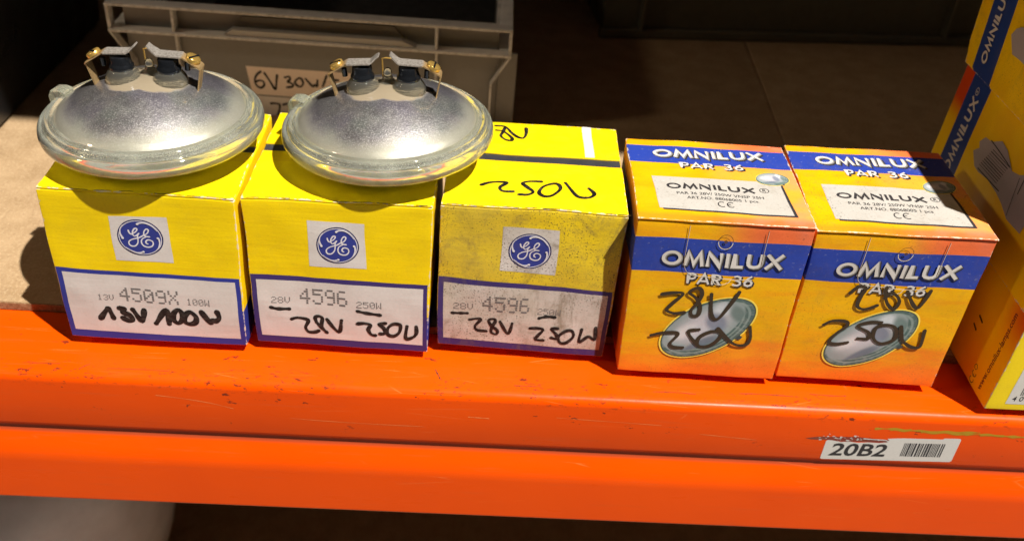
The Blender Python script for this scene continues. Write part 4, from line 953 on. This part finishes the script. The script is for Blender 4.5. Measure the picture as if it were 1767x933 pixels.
for sgn, xe in ((-1, x0), (1, x1)):   # sloping corner gussets under the ledge
    a = xe; b = xe-sgn*0.0165
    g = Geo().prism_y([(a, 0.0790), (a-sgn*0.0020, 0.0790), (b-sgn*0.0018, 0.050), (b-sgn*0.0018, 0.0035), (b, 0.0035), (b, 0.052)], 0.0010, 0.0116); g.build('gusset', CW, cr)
for k_ in range(4):
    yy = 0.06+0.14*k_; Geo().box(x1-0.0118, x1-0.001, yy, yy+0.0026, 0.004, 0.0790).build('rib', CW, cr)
Geo().box(bx1+0.0002, x1+0.0060, 0.0119, 0.0150, 0.003, 0.0788, 0.001).build('corner_post', CG, cr)
# hand grip: raised lip and recess
g = Geo().prism_y([(-0.079, 0.0826), (-0.071, 0.0880), (0.082, 0.0880), (0.095, 0.0826)], 0.0012, 0.0114); g.build('hand_grip', flat('pale_crate_plastic', (0.44, 0.43, 0.41), 0.4, 0, 160, 0.06, 0.1), cr)
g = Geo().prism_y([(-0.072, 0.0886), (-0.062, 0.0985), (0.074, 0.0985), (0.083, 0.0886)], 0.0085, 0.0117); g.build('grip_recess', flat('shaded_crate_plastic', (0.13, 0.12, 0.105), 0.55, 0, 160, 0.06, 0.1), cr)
def crate_ink(name, ink, mat, parent=None, off=0.0):
    V = [(u*1e-3-0.108, 0.0118-off*1e-3-l*1e-3, v*1e-3) for u, v, l in ink.v]
    return link_mesh(name, V, ink.f, mat, parent or cr, [(u*1e-3, 0, v*1e-3) for u, v, l in ink.v])
def tape_xf(u, v): # measured at the ledge plane; pull back to the wall 1 cm behind it
    return (u*0.995+0.4, v-2.6)
m1 = crate_ink('tape_label', Ink().quad([(47.5, 23.6), (150, 22.6), (150, 51.3), (43.3, 51.9)]).xf(tape_xf), paper('masking_tape', (0.88, 0.75, 0.66), 0.55, 0.15, 0.2), None, 0.15)
k = Ink()
for st in ([(57.0, 47.2), (53.3, 44.0), (50.8, 38.6), (51.7, 33.4), (55.6, 30.6), (59.0, 33.1), (58.9, 36.9), (54.9, 38.1), (51.6, 36.4)], [(60.3, 46.0), (65, 38), (69.5, 30.1), (71, 37), (72.2, 44.6)], [(79.3, 42.8), (83.5, 43.9), (84.0, 40.9), (81.8, 38.5), (86.5, 36.6), (85.7, 33.9), (80.7, 32.8)], [(92.4, 43.0), (88.7, 39.0), (90.6, 35.4), (94.0, 34.5), (96.3, 38.1), (95.1, 42.1), (92.4, 43.0)], [(99.0, 42.8), (105.1, 35.7), (107.3, 37.3), (109.3, 36.0), (110.0, 42.0)], [(118.8, 47.2), (114.9, 36.4)], [(123.4, 41.5), (126.2, 43.2), (129.7, 43.5)]):
    k.stroke(st, 2.1, True, 0.2)
crate_ink('handwriting', k.xf(tape_xf), BLACKINK, m1, 0.3)
m2 = crate_ink('paper_label', Ink().quad([(50, -4.5), (150, -5.5), (150, 21.2), (50, 22.2)]).xf(tape_xf), paper('white_label', (0.82, 0.78, 0.76), 0.55, 0.15, 0.2), None, 0.15)
k = Ink()
for st in ([(64.0, 15.0), (70.5, 15.2), (72.7, 12.6), (70.3, 3.1)], [(76.0, 14.4), (81.0, 15.9), (85.1, 14.3), (85.3, 11.2), (82, 6), (79, 3), (86, 2.6)], [(91, 13), (93, 9)]):
    k.stroke(st, 2.1, True, 0.2)
crate_ink('handwriting', k.xf(tape_xf), BLACKINK, m2, 0.3)

# ================================================================== DARK BINS
def bin_(name, loc, rz, w_, d_, h_, mat, label, flare=0.02, lip=0.012):
    o = empty(name, loc, rz); tag(o, label, 'bin')
    def ringp(k, z, ins=0.0): return [(-flare*k+ins, -flare*k+ins, z), (w_+flare*k-ins, -flare*k+ins, z), (w_+flare*k-ins, d_+flare*k-ins, z), (-flare*k+ins, d_+flare*k-ins, z)]
    vs = ringp(0, 0.003)+ringp(1, h_)+ringp(1, h_, 0.004)+ringp(0, 0.007, 0.004)
    fs = [(0, 3, 2, 1)]+[(i, (i+1) % 4, (i+1) % 4+4, i+4) for i in range(4)]+[(i+4, (i+1) % 4+4, (i+1) % 4+8, i+8) for i in range(4)]+[(i+8, (i+1) % 4+8, (i+1) % 4+12, i+12) for i in range(4)]+[(12, 13, 14, 15)]
    b = Geo().add(vs, fs).build('body', mat, o)
    bv = b.modifiers.new('bevel', 'BEVEL'); bv.width = 0.006; bv.segments = 3
    g = Geo(); g.box(-flare-lip, w_+flare+lip, -flare-lip, -flare, h_-0.012, h_, 0.002); g.box(-flare-lip, w_+flare+lip, d_+flare, d_+flare+lip, h_-0.012, h_, 0.002)
    g.box(-flare-lip, -flare, -flare, d_+flare, h_-0.012, h_, 0.002); g.box(w_+flare, w_+flare+lip, -flare, d_+flare, h_-0.012, h_, 0.002)
    g.build('rim', mat, o, 50)
    g = Geo(); g.box(-0.006, w_+0.006, -0.0075, -0.0003, 0.0, 0.013, 0.003); g.build('foot', mat, o, 50)
    for q in (0.09, 0.91):
        Geo().box(w_*q-0.002, w_*q+0.002, -flare*0.55-0.003, -0.0004, 0.0133, h_*0.8, 0.0008).build('rib', mat, o)
    return o
DK = flat('dark_green_plastic', (0.085, 0.080, 0.055), 0.42, 0, 120, 0.1, 0.3)
bin_('storage_bin', (0.404, 0.60, 0.0), 0.115, 0.47, 0.30, 0.20, DK, 'dark plastic bin in shadow at the back of the shelf, behind the orange cartons')
BK = flat('black_plastic', (0.012, 0.012, 0.013), 0.35, 0, 120, 0.1, 0.2)
bin_('storage_bin', (-0.56, 0.235, 0.0), 0.0, 0.394, 0.30, 0.13, BK, 'black plastic bin at the left edge of the shelf, beside the grey crate', 0.012)
# pale sack on the level below, mostly hidden by the beam
def sack():
    g = Geo(); nu, nv = 72, 48; vs = []; fs = []
    def pw(v, e): return math.copysign(abs(v)**e, v)
    for j in range(nv+1):
        ph = -math.pi/2+math.pi*j/nv
        for i in range(nu):
            th = 2*math.pi*i/nu
            p = Vector((0.205*pw(math.cos(ph), 0.7)*pw(math.cos(th), 0.75), 0.17*pw(math.cos(ph), 0.7)*pw(math.sin(th), 0.75), 0.19*pw(math.sin(ph), 0.7)))
            n = p.normalized()
            p += n*(0.010*noise.noise(p*14)+0.006*abs(noise.noise(p*Vector((1, 1, 0.4)).x*30+p*18)))
            p.z = max(p.z, -0.185); vs.append(p)
    for j in range(nv):
        for i in range(nu):
            i2 = (i+1) % nu; fs.append((j*nu+i, j*nu+i2, (j+1)*nu+i2, (j+1)*nu+i))
    return g.add(vs, fs)
sk = sack().build('sack', flat('pale_woven_plastic', (0.74, 0.70, 0.67), 0.6, 0, 60, 0.2, 0.15), None, 180)
sk.location = (-0.281, 0.262, -0.4345); tag(sk, 'pale grey sack on the shelf below, seen under the beam at the left', 'sack')
